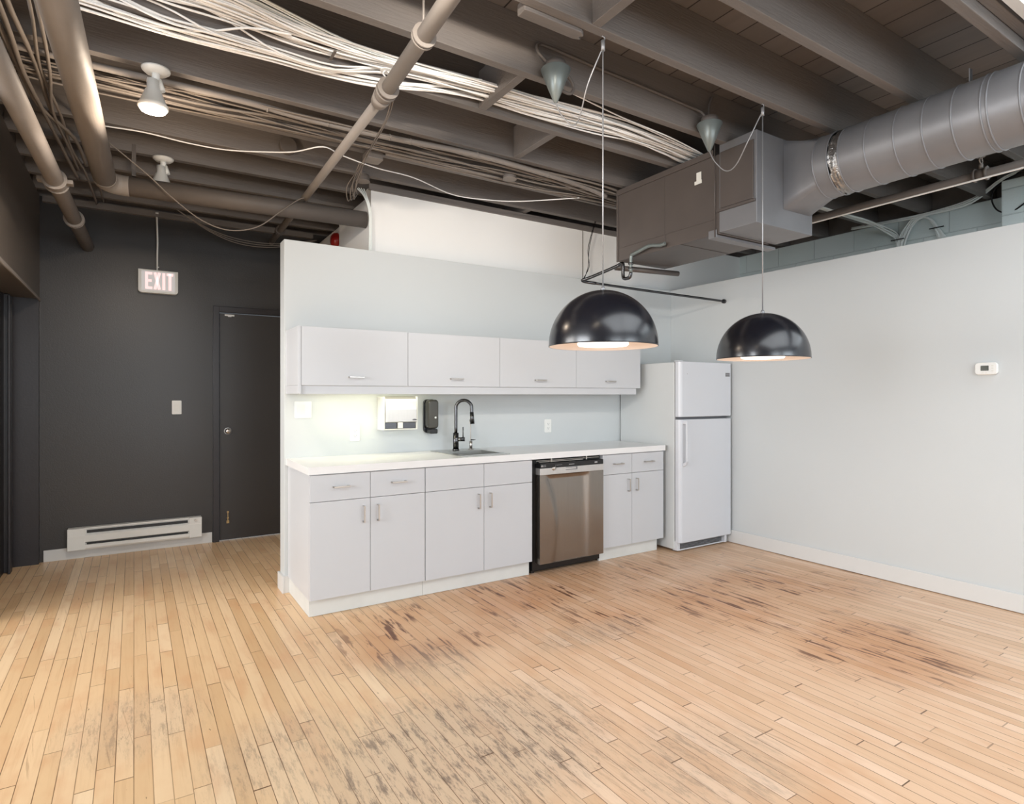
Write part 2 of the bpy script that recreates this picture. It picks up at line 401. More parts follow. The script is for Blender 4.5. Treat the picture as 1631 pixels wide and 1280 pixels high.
# dark far wall with the door opening
bm = B(); box(bm, -1.1, .663, 6.08, 6.2, 0, 2.95); box(bm, .663, 1.50, 6.08, 6.2, 2.11, 2.95); box(bm, 1.50, 3.2, 6.08, 6.2, 0, 2.95)
struct('wall_back', bm, 'dark')
struct('trim_back', box(B(), -.62, 1.5, 6.04, 6.08, 2.90, 2.95), 'joist')
bm = B(); box(bm, -1.1, 3.2, 6.09, 6.2, 2.95, 3.3)
struct('wall_rim_back', bm, 'joist')
struct('wall_rim_right', box(B(), 5.99, 6.05, -3.5, 6.2, 2.94, 3.3), 'joist')
bm = B(); box(bm, 3.2, 6.05, 6.08, 6.2, 0, 3.3); box(bm, 5.90, 6.05, 4.39, 6.08, 0, 2.94)
struct('wall_rear_right', bm, 'dark')
struct('wall_rim_left', box(B(), -1.1, -.70, 3.0, 6.08, 2.95, 3.3), 'joist')
struct('baseboard_back', box(B(), -.615, .605, 6.066, 6.08, 0, .094), 'trim', .003)
# left wall: boxed header over a recess; the recess holds a dark door frame
bm = B(); box(bm, -1.1, -.64, 3.0, 6.08, 2.115, 2.95)
struct('wall_left', bm, 'taupe')
struct('trim_left', box(B(), -.64, -.632, 3.0, 6.08, 2.10, 2.122), 'pipe')
bm = B(); box(bm, -.83, -.64, 6.02, 6.08, 0, 2.115)
struct('wall_left_jamb', bm, 'darktrim')
bm = B(); box(bm, -.95, -.83, 4.6, 6.02, 0, 2.115); box(bm, -.84, -.80, 5.86, 5.94, 0, 2.115); box(bm, -.80, -.785, 5.80, 5.90, 0, 2.10)
struct('trim_left_door', bm, 'darktrim', .004)
# concrete block side wall and pier
struct('wall_block', box(B(), 5.90, 6.05, -3.5, 4.39, 0, 2.94), 'block')
struct('wall_block_pier', box(B(), 5.70, 5.90, 1.20, 1.87, 0, 3.01), 'block', .006)
# walls behind the camera, with the window openings
bm = B()
for a in ((-3.6, -.8, 0, 2.95), (-.8, 1.5, 0, .95), (-.8, 1.5, 2.4, 2.95), (1.5, 2.2, 0, 2.95), (2.2, 4.5, 0, .95), (2.2, 4.5, 2.4, 2.95), (4.5, 6.05, 0, 2.95)):
    box(bm, a[0], a[1], -3.6, -3.5, a[2], a[3])
box(bm, -3.6, 6.05, -3.6, -3.5, 2.95, 3.3)
struct('wall_front', bm, 'wall')
bm = B(); box(bm, -3.6, -3.5, -3.5, 0, 0, 3.3); box(bm, -3.6, -3.5, 2.4, 3.05, 0, 3.3); box(bm, -3.6, -3.5, 5.15, 6.2, 0, 3.3); box(bm, -3.6, -3.5, 3.05, 5.15, 0, .9); box(bm, -3.6, -3.5, 3.05, 5.15, 2.8, 3.3); box(bm, -3.6, -3.5, 0, 2.4, 0, .9); box(bm, -3.6, -3.5, 0, 2.4, 2.8, 3.3)
struct('wall_far_left', bm, 'wall')
struct('wall_far_left_back', box(B(), -3.6, -1.1, 6.08, 6.2, 0, 3.3), 'dark')
def window(name, x0, x1, y0, y1, z0, z1, ax):
    bm = B(); t = .05
    if ax == 'x':
        box(bm, x0, x1, y0, y1, z0, z0+t); box(bm, x0, x1, y0, y1, z1-t, z1)
        for k in range(4):
            x = x0+(x1-x0-t)*k/3; box(bm, x, x+t, y0, y1, z0+t, z1-t)
    else:
        box(bm, x0, x1, y0, y1, z0, z0+t); box(bm, x0, x1, y0, y1, z1-t, z1)
        for k in range(4):
            y = y0+(y1-y0-t)*k/3; box(bm, x0, x1, y, y+t, z0+t, z1-t)
    return struct(name, bm, 'trim')
window('window_2', 2.2, 4.5, -3.44, -3.38, .95, 2.4, 'x')
window('window_3', -.8, 1.5, -3.44, -3.38, .95, 2.4, 'x')
window('window_added_light', -3.44, -3.38, 3.05, 5.15, .9, 2.8, 'y')  # unseen window added to light the far-left floor
window('window_4', -3.44, -3.38, 0, 2.4, .9, 2.8, 'y')

# ---------------------------------------------------------------- ceiling joists (near face at y-.045)
joists = [(5.90, 'farthest exposed ceiling joist, tight against the dark far wall'),
 (5.51, 'taupe ceiling joist second from the dark far wall'),
 (5.12, 'taupe ceiling joist just beyond the sideways run of fat pipe'),
 (4.70, 'taupe ceiling joist that carries the unlit white spotlight'),
 (4.285, 'taupe ceiling joist between the unlit spotlight and the long loose white wire'),
 (3.865, 'taupe ceiling joist just beyond the bundle of painted conduits'),
 (3.44, 'taupe ceiling joist that carries the lit white spotlight'),
 (2.965, 'taupe ceiling joist on the far side of the white cable bundle'),
 (2.51, 'taupe ceiling joist with the two grey cone canopies beside it'),
 (2.04, 'taupe ceiling joist both black dome pendants hang from'),
 (1.595, 'taupe ceiling joist over the grey round duct, next nearer than the pendant joist')]
for i, (y, lab) in enumerate(joists):
    x0 = -.66; x1 = 5.98
    bm = B(); box(bm, x0, x1, y-.048, y, ZJ, 3.229)
    obj('ceiling_joist', bm, 'joist', bev=.003, label=lab, cat='joist', group='exposed ceiling joists')
bm = B(); box(bm, -.66, 5.98, 1.065, 1.11, ZJ, 3.225)
box(bm, .60, 5.98, 1.02, 1.063, 3.0, 3.225)
obj('ceiling_joist', bm, 'joist', bev=.003, label='doubled taupe joist along the edge of the white skylight', cat='joist', group='exposed ceiling joists')
for (x, y0, y1, lab) in ((1.655, 2.51, 2.917, 'short wood block between joists beside the white cable bundle'),
                         (2.19, 2.965, 3.392, 'short wood block on the far side of the white cable bundle'),
                         (1.70, 1.595, 1.992, 'short wood block above the left pendant cord with a split end'),
                         (2.9, 4.285, 4.652, 'short wood block above the bright upper wall')):
    bm = B(); box(bm, x-.024, x+.024, y0, y1, 2.952, 3.16)
    obj('joist_block', bm, 'joist', bev=.003, label=lab, cat='wood block', group='blocks between joists')
# metal bracket box on the pendant joist
bm = B(); prism(bm, [(1.36, 2.042), (1.66, 2.042), (1.685, 2.06), (1.67, 2.075), (1.69, 2.088), (1.655, 2.10), (1.36, 2.10)], 2.935, 2.985, 'xy')
obj('timber_block', bm, 'joist', bev=.004, label='ragged block of timber fixed to the joist left of the left pendant cord', cat='wood block')

# skylight over the near right part of the room
sk = thing('window_1', None, None, (3.6, -.3, 2.97)); sk['kind'] = 'structure'
bm = B(); box(bm, .60, 5.9, -1.6, .96, 3.03, 3.05)
obj('glazing', bm, 'glow', sk)
bm = B(); box(bm, .60, 5.9, .96, 1.0, 2.99, 3.10); box(bm, .56, .60, -1.6, 1.0, 2.99, 3.10); box(bm, .60, 5.9, -1.64, -1.6, 2.99, 3.10)
for xm_ in (1.9, 3.2, 4.5): box(bm, xm_-.02, xm_+.02, -1.6, .96, 3.0, 3.03)
obj('frame', bm, 'trim', sk)

# ---------------------------------------------------------------- doors
d = thing('door_1', None, None, (1.08, 6.1, 0)); d['kind'] = 'structure'
bm = B(); box(bm, .611, .663, 6.055, 6.12, 0, 2.165); box(bm, 1.50, 1.552, 6.055, 6.12, 0, 2.165); box(bm, .663, 1.50, 6.055, 6.12, 2.112, 2.165)
obj('door_frame', bm, 'darktrim', d, bev=.003)
bm = B(); box(bm, .668, 1.495, 6.082, 6.122, .008, 2.105)
dl = obj('door_leaf', bm, 'dark', d, bev=.002)
bm = B(); cyl(bm, (.735, 6.082, 1.015), (.735, 6.074, 1.015), .031); cyl(bm, (.735, 6.075, 1.015), (.735, 6.04, 1.015), .013)
lathe(bm, [(0,-.068),(.018,-.066),(.026,-.055),(.024,-.042),(.013,-.032)], (.735, 6.10, 1.015), 'y', 24)
obj('door_knob', bm, 'chrome', dl, label='round satin nickel door knob')
bm = B(); box(bm, .725, .747, 6.071, 6.082, .16, .185); box(bm, .733, .739, 6.068, 6.078, .17, .265); box(bm, .729, .743, 6.066, 6.08, .205, .215); box(bm, .728, .744, 6.066, 6.08, .258, .272)
obj('floor_bolt', bm, 'brass', dl, label='small brass slide bolt low on the door')
bm = B(); box(bm, .71, .79, 6.065, 6.082, 2.080, 2.094); box(bm, .735, .765, 6.058, 6.07, 2.072, 2.082)
obj('top_catch', bm, 'white', dl, label='small white catch at the top of the door')

# ---------------------------------------------------------------- back wall fittings
t = thing('baseboard_heater', 'white electric baseboard heater on the dark wall above the skirting', 'heater', (.03, 6.05, .078))
X0, X1 = -.457, .515
prof = [(6.079, .078), (6.012, .078), (6.004, .092), (6.004, .118), (6.018, .122), (6.018, .132), (6.000, .142), (5.998, .195), (6.018, .212), (6.018, .235), (6.012, .25), (6.015, .256), (6.079, .256)]
bm = B(); prism(bm, prof, X0+.002, X1-.002, 'yz'); obj('casing', bm, 'white', t, bev=.0015)
bm = B(); box(bm, X0+.13, X1-.11, 6.002, 6.0175, .121, .133); box(bm, X0+.13, X1-.11, 6.010, 6.0175, .213, .236)
obj('grille_slot', bm, 'black', t)
for a, b_ in ((X0, X0+.12), (X1-.10, X1)):
    bm = B(); box(bm, a, b_, 5.999, 6.078, .079, .255); obj('end_panel', bm, 'white', t, bev=.004)
bm = B(); cyl(bm, (X1-.05, 5.999, .232), (X1-.05, 5.985, .232), .010); obj('thermostat_dial', bm, 'chrome', t)

def wall_plate(name, label, cat, x, y, z, w, h, m='white', rockers=1, kind='switch'):
    t = thing(name, label, cat, (x, y, z))
    bm = B(); prism(bm, rrect(x-w/2, x+w/2, z-h/2, z+h/2, .006, 3), y, y-.006, 'xz'); p = obj('cover_plate', bm, m, t, bev=.0015)
    if kind == 'switch':
        for k in range(rockers):
            cx = x+(k-(rockers-1)/2)*.046
            bm = B(); prism(bm, [(y-.006, z-.033), (y-.0075, z-.033), (y-.012, z+.033), (y-.006, z+.033)], cx-.016, cx+.016, 'yz')
            obj('rocker', bm, m, t, bev=.001)
    else:
        bm = B(); prism(bm, rrect(x-.017, x+.017, z-.034, z+.034, .004, 3), y-.006, y-.009, 'xz'); obj('socket_face', bm, m, t, bev=.0008)
        for s in (-1, 1):
            bm = B(); cz = z+s*.018
            box(bm, x-.009, x-.0065, y-.0095, y-.0088, cz-.004, cz+.006); box(bm, x+.0065, x+.009, y-.0095, y-.0088, cz-.003, cz+.005)
            cyl(bm, (x, y-.0095, cz-.009), (x, y-.0088, cz-.009), .003, n=10)
            obj('socket_hole', bm, 'gasket', t)
    return t
wall_plate('light_switch', 'single white rocker light switch on the dark wall', 'light switch', .322, 6.08, 1.238, .075, .122)
wall_plate('light_switch', 'double white rocker switch at the left end of the kitchen splashback', 'light switch', .988, 4.255, 1.245, .115, .116, rockers=2)
wall_plate('wall_outlet', 'white outlet in the bright light left of the towel dispenser', 'outlet', 1.352, 4.255, 1.072, .072, .116, kind='out')
wall_plate('wall_outlet', 'white outlet on the splashback right of the faucet', 'outlet', 3.075, 4.255, 1.077, .072, .116, kind='out')

# exit sign on a white stem
t = thing('exit_sign', 'white illuminated exit sign with pale red letters on the dark wall', 'exit sign', (.178, 6.04, 2.225))
ex0, ex1, ez0, ez1 = .030, .330, 2.232, 2.432
bm = B(); prism(bm, rrect(ex0, ex1, ez0, ez1, .028, 6, (0, 0, 1, 1)), 6.075, 6.018, 'xz'); obj('housing', bm, 'white', t, bev=.003)
bm = B(); box(bm, ex0+.025, ex1-.025, 6.0165, 6.0182, ez0+.02, ez1-.012); obj('face_panel', bm, 'exitface', t)
def bar(bm, x0, z0, x1, z1, w, y0, y1):
    dx, dz = x1-x0, z1-z0; L_ = math.hypot(dx, dz); nx, nz = -dz/L_*w/2, dx/L_*w/2
    prism(bm, [(x0+nx, z0+nz), (x1+nx, z1+nz), (x1-nx, z1-nz), (x0-nx, z0-nz)], y0, y1, 'xz')
za, zb = ez0+.032, ez1-.022; ya, yb = 6.0165, 6.0145; w = .021
def letter(bars):
    bm = B()
    for q in bars: bar(bm, *q, w, ya, yb)
    return bm
lx = ex0+.052
obj('letter', letter([(lx+w/2, za, lx+w/2, zb), (lx+w, za+w/2, lx+.052, za+w/2), (lx+w, (za+zb)/2, lx+.048, (za+zb)/2), (lx+w, zb-w/2, lx+.052, zb-w/2)]), 'exitred', t)
lx += .062
obj('letter', letter([(lx+w/2, za, lx+.044, zb), (lx+.044, za, lx+w/2, zb)]), 'exitred', t)
lx += .066
obj('letter', letter([(lx+w/2, za, lx+w/2, zb)]), 'exitred', t)
lx += .030
obj('letter', letter([(lx+.027, za, lx+.027, zb), (lx+.002, zb-w/2, lx+.052, zb-w/2)]), 'exitred', t)
bm = B(); tube(bm, [(.172, 6.05, 2.43), (.172, 6.05, 2.55), (.174, 6.05, 2.7), (.168, 6.05, 2.93)], .0075, 10); cyl(bm, (.17, 6.05, 2.925), (.17, 6.05, 2.94), .016, n=12)
box(bm, .172, .186, 6.045, 6.057, 2.46, 2.468)
obj('stem', bm, 'white', t)

# ---------------------------------------------------------------- kitchen base units
YD = 3.655   # door faces
YT = 3.70    # kick board face
def handle(parent, x, z, vert=False, L_=.10):
    bm = B(); y = YD if z < 1.2 else 3.893
    h = L_/2; o = .028
    if vert:
        box(bm, x-.005, x+.005, y-o-.006, y-o, z-h, z+h)
        for s in (-1, 1): box(bm, x-.005, x+.005, y-o, y, z+s*h-.005 if s < 0 else z+h-.005, z+s*h+.005 if s < 0 else z+h+.0)
    else:
        box(bm, x-h, x+h, y-o-.006, y-o, z-.005, z+.005)
        box(bm, x-h, x-h+.01, y-o, y, z-.005, z+.005); box(bm, x+h-.01, x+h, y-o, y, z-.005, z+.005)
    return obj('handle', bm, 'chrome', parent, bev=.0015, label='brushed nickel bar handle')
def base_unit(label, x0, x1, xm, drawers, hand):
    t = thing('base_cabinet', label, 'cabinet', ((x0+x1)/2, 3.97, 0), 'white base cabinets')
    bm = B()
    if drawers: box(bm, x0, x1, 3.676, 4.253, .108, .868)
    else:
        box(bm, x0, x1, 3.676, 3.694, .108, .868); box(bm, x0, x1, 4.235, 4.253, .108, .868); box(bm, x0, x1, 3.6945, 4.2345, .108, .126)
        box(bm, x0, x0+.018, 3.6945, 4.2345, .1265, .868); box(bm, x1-.018, x1, 3.6945, 4.2345, .1265, .868)
    obj('carcass', bm, 'cabinet', t, bev=.001)
    bm = B(); box(bm, x0+(.006 if x0 < 1 else 0), x1-(.035 if x1 > 3.8 else 0), YT, YT+.018, .002, .107)
    if x0 < 1: box(bm, x0+.006, x0+.024, YT+.019, 4.25, .002, .107)
    obj('kick_board', bm, 'kick', t)
    g = .0015
    xs = [x0, xm, x1]
    for k in range(2):
        a, b_ = xs[k]+g, xs[k+1]-g
        bm = B(); box(bm, a, b_, YD, YD+.019, .110, .6985); dd = obj('door', bm, 'cabinet', t, bev=.0012)
        hx = b_-.045 if k == 0 else a+.045
        handle(dd, hx, .605, True)
        bm = B(); box(bm, a, b_, YD, YD+.019, .7015, .862)
        if drawers:
            dr = obj('drawer', bm, 'cabinet', t, bev=.0012); handle(dr, (a+b_)/2, .786)
        else:
            obj('false_front', bm, 'cabinet', t, bev=.0012)
    return t
base_unit('white two-door base cabinet with two drawers at the left end of the counter', .888, 1.636, 1.262, True, 1)
base_unit('white two-door base cabinet under the sink with plain handleless upper fronts', 1.638, 2.500, 2.088, False, 1)
base_unit('narrow white two-door base cabinet with two drawers right of the dishwasher', 3.185, 3.878, 3.507, True, 1)
# worktop with a cut-out for the sink
SX0, SX1, SY0, SY1 = 1.985, 2.30, 3.76, 4.06
t = thing('worktop', 'long white laminate worktop with square edges on the base cabinets', 'countertop', (2.38, 3.94, .87))
bm = B(); z0, z1 = .870, .915
for a in ((.874, SX0, 3.635, 4.254), (SX1, 3.88, 3.635, 4.254), (SX0, SX1, 3.635, SY0), (SX0, SX1, SY1, 4.254)): box(bm, a[0], a[1], a[2], a[3], z0, z1)
bmesh.ops.remove_doubles(bm, verts=bm.verts[:], dist=1e-5)
obj('top', bm, 'counter', t)
# sink
t = thing('kitchen_sink', 'small stainless steel drop-in sink set in the white worktop', 'sink', (2.14, 3.95, .915))
bm = B()
ox0, ox1, oy0, oy1 = 1.93, 2.335, 3.70, 4.215
def ringbox(bm, x0, x1, y0, y1, a0, a1, b0, b1, z0, z1):
    box(bm, x0, x1, y0, b0, z0, z1); box(bm, x0, x1, b1, y1, z0, z1); box(bm, x0, a0, b0, b1, z0, z1); box(bm, a1, x1, b0, b1, z0, z1)
ringbox(bm, ox0, ox1, oy0, oy1, SX0+.006, SX1-.006, SY0+.006, SY1-.006, .9155, .9195)
obj('rim', bm, 'sink', t, bev=.001)
bm = B(); d_ = .16
x0, x1, y0, y1 = SX0+.004, SX1-.004, SY0+.004, SY1-.004
for a in ((x0, x0+.003, y0, y1), (x1-.003, x1, y0, y1), (x0, x1, y0, y0+.003), (x0, x1, y1-.003, y1)): box(bm, a[0], a[1], a[2], a[3], .915-d_, .9155)
box(bm, x0, x1, y0, y1, .912-d_, .915-d_); obj('basin', bm, 'sink', t)
bm = B(); cyl(bm, ((x0+x1)/2, (y0+y1)/2, .915-d_), ((x0+x1)/2, (y0+y1)/2, .918-d_), .04); obj('drain', bm, 'chrome', t)
# faucet
fx, fy = 2.105, 4.125
t = thing('kitchen_faucet', 'tall dark gunmetal gooseneck faucet behind the sink', 'faucet', (fx, fy, .9195))
bm = B(); cyl(bm, (fx, fy, .9195), (fx, fy, .932), .027, .025); cyl(bm, (fx, fy, .932), (fx, fy, 1.055), .022); obj('body', bm, 'gunmetal', t)
bm = B(); pts = [(fx, fy, 1.05), (fx, fy, 1.2)]
for k in range(1, 12):
    a = PI*k/12; rr = .062; off = rr-rr*math.cos(a); pts.append((fx+off*.80, fy-off*.60, 1.245+rr*math.sin(a)*1.0))
pts.append((fx+.124*.80, fy-.124*.6, 1.20))
tube(bm, pts, .0125, 14, 3); obj('spout', bm, 'gunmetal', t)
bm = B(); ex, ey = fx+.124*.80, fy-.124*.6; cyl(bm, (ex, ey, 1.215), (ex+.004, ey-.003, 1.125), .015, .017); obj('spray_head', bm, 'gunmetal', t)
bm = B(); cyl(bm, (fx+.01, fy-.005, 1.005), (fx+.062, fy-.03, 1.005), .016); obj('valve', bm, 'gunmetal', t)
bm = B(); cyl(bm, (fx+.05, fy-.024, 1.015), (fx+.05, fy-.024, 1.10), .004); obj('lever', bm, 'gunmetal', t)
# filtered water tap
wx, wy = 2.245, 4.14
t = thing('water_tap', 'thin chrome filtered-water tap with a black lever right of the dark faucet', 'faucet', (wx, wy, .9195))
bm = B(); cyl(bm, (wx, wy, .9195), (wx, wy, .925), .022); cyl(bm, (wx, wy, .925), (wx, wy, .985), .012); obj('body', bm, 'chrome', t)
bm = B(); tube(bm, [(wx, wy, .98), (wx-.003, wy, 1.05), (wx-.006, wy-.003, 1.13), (wx-.014, wy-.012, 1.155), (wx-.024, wy-.028, 1.15), (wx-.028, wy-.036, 1.13)], .0035, 10); obj('spout', bm, 'chrome', t)
bm = B(); prism(bm, [(wx-.002, .988), (wx+.038, .992), (wx+.04, .996), (wx-.004, 1.0)], wy-.008, wy+.006, 'xz'); obj('lever', bm, 'black', t, bev=.001)

# dishwasher
t = thing('dishwasher', 'stainless steel dishwasher with a black control strip between the base cabinets', 'dishwasher', (2.84, 3.95, 0))
bm = B(); box(bm, 2.518, 3.172, 3.68, 4.24, .03, .866); obj('tub', bm, 'black', t)
bm = B(); box(bm, 2.520, 3.165, 3.735, 3.76, .004, .085); box(bm, 2.53, 2.56, 3.72, 3.76, 0, .09); obj('toe_panel', bm, 'black', t)
dx0, dx1, dz0, dz1, yf = 2.545, 3.160, .088, .832, 3.618
# door skin: nearly flat with a shallow bowed recess like a pressed panel
bm = B(); nx, nz = 40, 36; grid = []
for j in range(nz+1):
    r_ = []
    for i in range(nx+1):
        u, v = i/nx, j/nz; x = dx0+(dx1-dx0)*u; z = dz0+.662*(v)
        wl = .17+.10*math.sin(PI*(1-v))*1.0; e = .05
        s1 = min(1, max(0, (u-wl+.09*v)/e)); s2 = min(1, max(0, (1-.22-u)/(e*2)))
        top = min(1, max(0, (1-v)/.03))
        sm = lambda q: q*q*(3-2*q)
        y = yf + .019*sm(s1)*sm(s2)*sm(top)*(0.35+.65*v)
        r_.append(bm.verts.new((x, y, z)))
    grid.append(r_)
for j in range(nz):
    for i in range(nx):
        f = bm.faces.new([grid[j][i], grid[j][i+1], grid[j+1][i+1], grid[j+1][i]]); f.smooth = True
zt = dz0+.662
box(bm, dx0, dx1, yf+.023, 3.679, dz0, zt)
for (a, b_) in ((dx0-.0015, dx0-.0001), (dx1+.0001, dx1+.0015)): box(bm, a, b_, yf+.0005, yf+.03, dz0, zt)
box(bm, dx0, dx1, yf+.0005, yf+.022, dz0-.0015, dz0-.0001)
obj('door', bm, 'steel', t)
# the pocket band with latch, and black strip
bm = B(); box(bm, dx0, dx1, yf-.002, 3.679, zt+.001, .800); dbn = obj('door_band', bm, 'satin', t, bev=.0015)
bm = B(); ringbox_x = None
cxh = (dx0+dx1)/2-.015
for a in ((cxh-.055, cxh+.055, .776, .780), (cxh-.055, cxh+.055, .794, .7975), (cxh+.047, cxh+.055, .776, .7975)): box(bm, a[0], a[1], yf-.006, yf-.002, a[2], a[3])
obj('latch', bm, 'gasket', dbn)
bm = B(); lathe(bm, [(0, -.012), (.015, -.010), (.017, -.002), (.017, 0)], (dx0+.125, yf-.002, .796), 'y', 20); box(bm, dx0+.121, dx0+.129, yf-.018, yf-.012, .782, .806)
obj('dial', bm, 'chrome', dbn)
bm = B(); box(bm, dx0+.004, dx1, yf-.001, 3.679, .8005, .836); cp = obj('control_strip', bm, 'black', t, bev=.002)
text('brand_mark', 'LG', .022, (dx0+.038, yf-.0022, .818), FRONT, 'greytext', cp)
bm = B(); lathe(bm, [(0, -.0008), (.0085, -.0008), (.0085, 0)], (dx0+.017, yf-.0012, .818), 'y', 20); obj('brand_badge', bm, 'greytext', cp)
bm = B()
for k in range(5): box(bm, dx0+.14+k*.014, dx0+.147+k*.014, yf-.0018, yf-.001, .817, .820)
box(bm, dx0+.27, dx0+.32, yf-.0018, yf-.001, .815, .820)
box(bm, dx1-.09, dx1-.062, yf-.0018, yf-.001, .812, .824)
obj('button_print', bm, 'greytext', cp)
bm = B(); box(bm, 2.53, 3.14, 3.645, 3.665, .853, .856); box(bm, 2.66, 2.672, 3.64, 3.668, .842, .868); box(bm, 3.0, 3.012, 3.64, 3.668, .842, .868); box(bm, 2.56, 2.98, 3.65, 3.664, .842, .847)
obj('mounting_bracket', bm, 'chrome', t)

# refrigerator
t = thing('refrigerator', 'tall white top-freezer refrigerator in the corner beyond the counter', 'refrigerator', (4.28, 3.9, 0))
fx0, fx1 = 3.922, 4.600
bm = B(); box(bm, fx0, fx1, 3.575, 4.245, .018, 1.632); obj('cabinet', bm, 'fridgeside', t, bev=.008, seg=3)
bm = B(); box(bm, fx0+.012, fx1-.008, 3.566, 3.575, .10, 1.62); obj('door_gasket', bm, 'gasket', t)
def dpan(z0, z1):
    bm = B(); poly = [(fx0+.002, 3.566), (fx0+.002, 3.530), (fx0+.012, 3.515), (fx0+.03, 3.509), (fx1-.02, 3.509), (fx1-.002, 3.515), (fx1, 3.53), (fx1, 3.566)]
    prism(bm, poly, z0, z1, 'xy'); return bm
fd = obj('freezer_door', dpan(1.160, 1.636), 'fridge', t, bev=.005, seg=3)
rd = obj('fridge_door', dpan(.082, 1.138), 'fridge', t, bev=.005, seg=3)
bm = B(); hz0, hz1 = .735, 1.13
box(bm, 3.955, 3.978, 3.462, 3.478, hz0+.045, hz1); 
prism(bm, [(3.478, hz0+.045), (3.462, hz0+.045), (3.480, hz0+.012), (3.509, hz0), (3.509, hz0+.03)], 3.955, 3.978, 'yz')
box(bm, 3.955, 3.978, 3.475, 3.512, hz1-.03, hz1)
obj('handle', bm, 'fridge', rd, bev=.005, seg=3)
bm = B(); box(bm, fx1-.085, fx1-.03, 3.506, 3.509, 1.515, 1.548); lb = obj('badge', bm, 'gasket', fd)
bm = B()
for k in range(7): box(bm, fx1-.081+k*.007, fx1-.077+k*.007, 3.5052, 3.506, 1.526, 1.537)
obj('badge_print', bm, 'greytext', lb)
bm = B(); box(bm, fx0+.085, fx0+.094, 3.508, 3.5095, 1.527, 1.533); obj('mark', bm, 'greytext', fd)
bm = B(); box(bm, fx0+.03, fx1-.05, 3.60, 3.61, .015, .08); box(bm, fx0+.008, fx0+.04, 3.545, 3.60, .012, .09); box(bm, fx1-.07, fx1-.04, 3.53, 3.60, .012, .09)
box(bm, fx0+.03, fx1-.05, 3.54, 3.56, .012, .022); obj('base_grille', bm, 'fridge', t, bev=.003)
bm = B()
for k in range(5): box(bm, fx0+.042, fx1-.075, 3.56, 3.60, .026+k*.011, .031+k*.011)
obj('grille_louvers', bm, 'gasket', t)
bm = B(); box(bm, fx0+.005, fx0+.05, 3.52, 3.58, 1.637, 1.645); obj('hinge_cover', bm, 'fridge', t, bev=.003)
bm = B()
for px in (fx0+.05, fx1-.05):
    for py in (3.62, 4.18): cyl(bm, (px, py, 0), (px, py, .02), .02, n=12)
obj('foot', bm, 'gasket', t)

# ---------------------------------------------------------------- wall cabinets
UX = [.873, 1.614, 2.362, 3.107, 3.838]
ulabs = ['leftmost white wall cabinet, its end panel by the wall edge', 'white wall cabinet directly above the faucet and dispensers',
         'white wall cabinet behind the left black pendant', 'rightmost white wall cabinet, next to the refrigerator']
for k in range(4):
    x0, x1 = UX[k], UX[k+1]
    t = thing('wall_cabinet', ulabs[k], 'cabinet', ((x0+x1)/2, 4.08, 1.41), 'white wall cabinets')
    a0 = x0 if k else x0+.001
    bm = B(); box(bm, a0, x1-.001, 3.914, 4.254, 1.41, 1.785); obj('carcass', bm, 'cabinet', t, bev=.001)
    bm = B(); box(bm, x0+(.022 if k == 0 else .0015), x1-.0015, 3.893, 3.912, 1.409, 1.784); dd = obj('door', bm, 'cabinet', t, bev=.0012)
    handle(dd, (x0+x1)/2, 1.465, False)
bm = B(); box(bm, .874, .893, 3.893, 3.913, 1.355, 1.785); box(bm, .874, .889, 3.914, 4.253, 1.355, 1.409)
obj('cabinet_end_panel', bm, 'cabinet', bev=.001, label='narrow white filler panel at the left end of the wall cabinets', cat='panel')
bm = B(); box(bm, .893, 3.80, 3.908, 3.926, 1.353, 1.408)
obj('light_valance', bm, 'cabinet', bev=.001, label='white light valance strip along the bottom of the wall cabinets', cat='valance')
# under-cabinet lamp
t = thing('under_cabinet_light', 'lit strip lamp hidden under the left wall cabinets', 'lamp', (1.42, 4.035, 1.38))
bm = B(); box(bm, 1.04, 1.86, 4.00, 4.07, 1.385, 1.408); obj('housing', bm, 'white', t, bev=.002)
bm = B(); box(bm, 1.05, 1.85, 4.005, 4.065, 1.379, 1.3845); obj('diffuser', bm, 'led', t)

# paper towel dispenser
t = thing('paper_towel_dispenser', 'stainless and white paper towel dispenser on the splashback', 'dispenser', (1.655, 4.19, 1.09))
px0, px1 = 1.520, 1.785
bm = B(); box(bm, px0, px0+.01, 4.12, 4.253, 1.092, 1.335); box(bm, px1-.01, px1, 4.12, 4.253, 1.092, 1.335); box(bm, px0+.0101, px1-.0101, 4.18, 4.252, 1.101, 1.334); box(bm, px0+.0101, px1-.0101, 4.121, 4.252, 1.0925, 1.10)
obj('case', bm, 'offwhite', t, bev=.002)
bm = B(); prism(bm, [(4.179, 1.338), (4.135, 1.334), (4.118, 1.318), (4.108, 1.24), (4.112, 1.15), (4.128, 1.145), (4.179, 1.15)], px0+.0115, px1-.0115, 'yz'); fc = obj('front_cover', bm, 'satin', t, bev=.003)
bm = B(); box(bm, px0+.011, px1-.011, 4.135, 4.178, 1.101, 1.144); obj('paper_slot', bm, 'gunmetal', t)
bm = B(); box(bm, 1.630, 1.665, 4.112, 4.134, 1.104, 1.148); obj('paper_tab', bm, 'offwhite', t, bev=.002)
bm = B(); prism(bm, [(1.735, 1.165), (1.746, 1.170), (1.756, 1.172), (1.766, 1.170), (1.777, 1.165), (1.766, 1.161), (1.746, 1.161)], 4.1095, 4.1075, 'xz'); obj('badge', bm, 'darktext', fc)
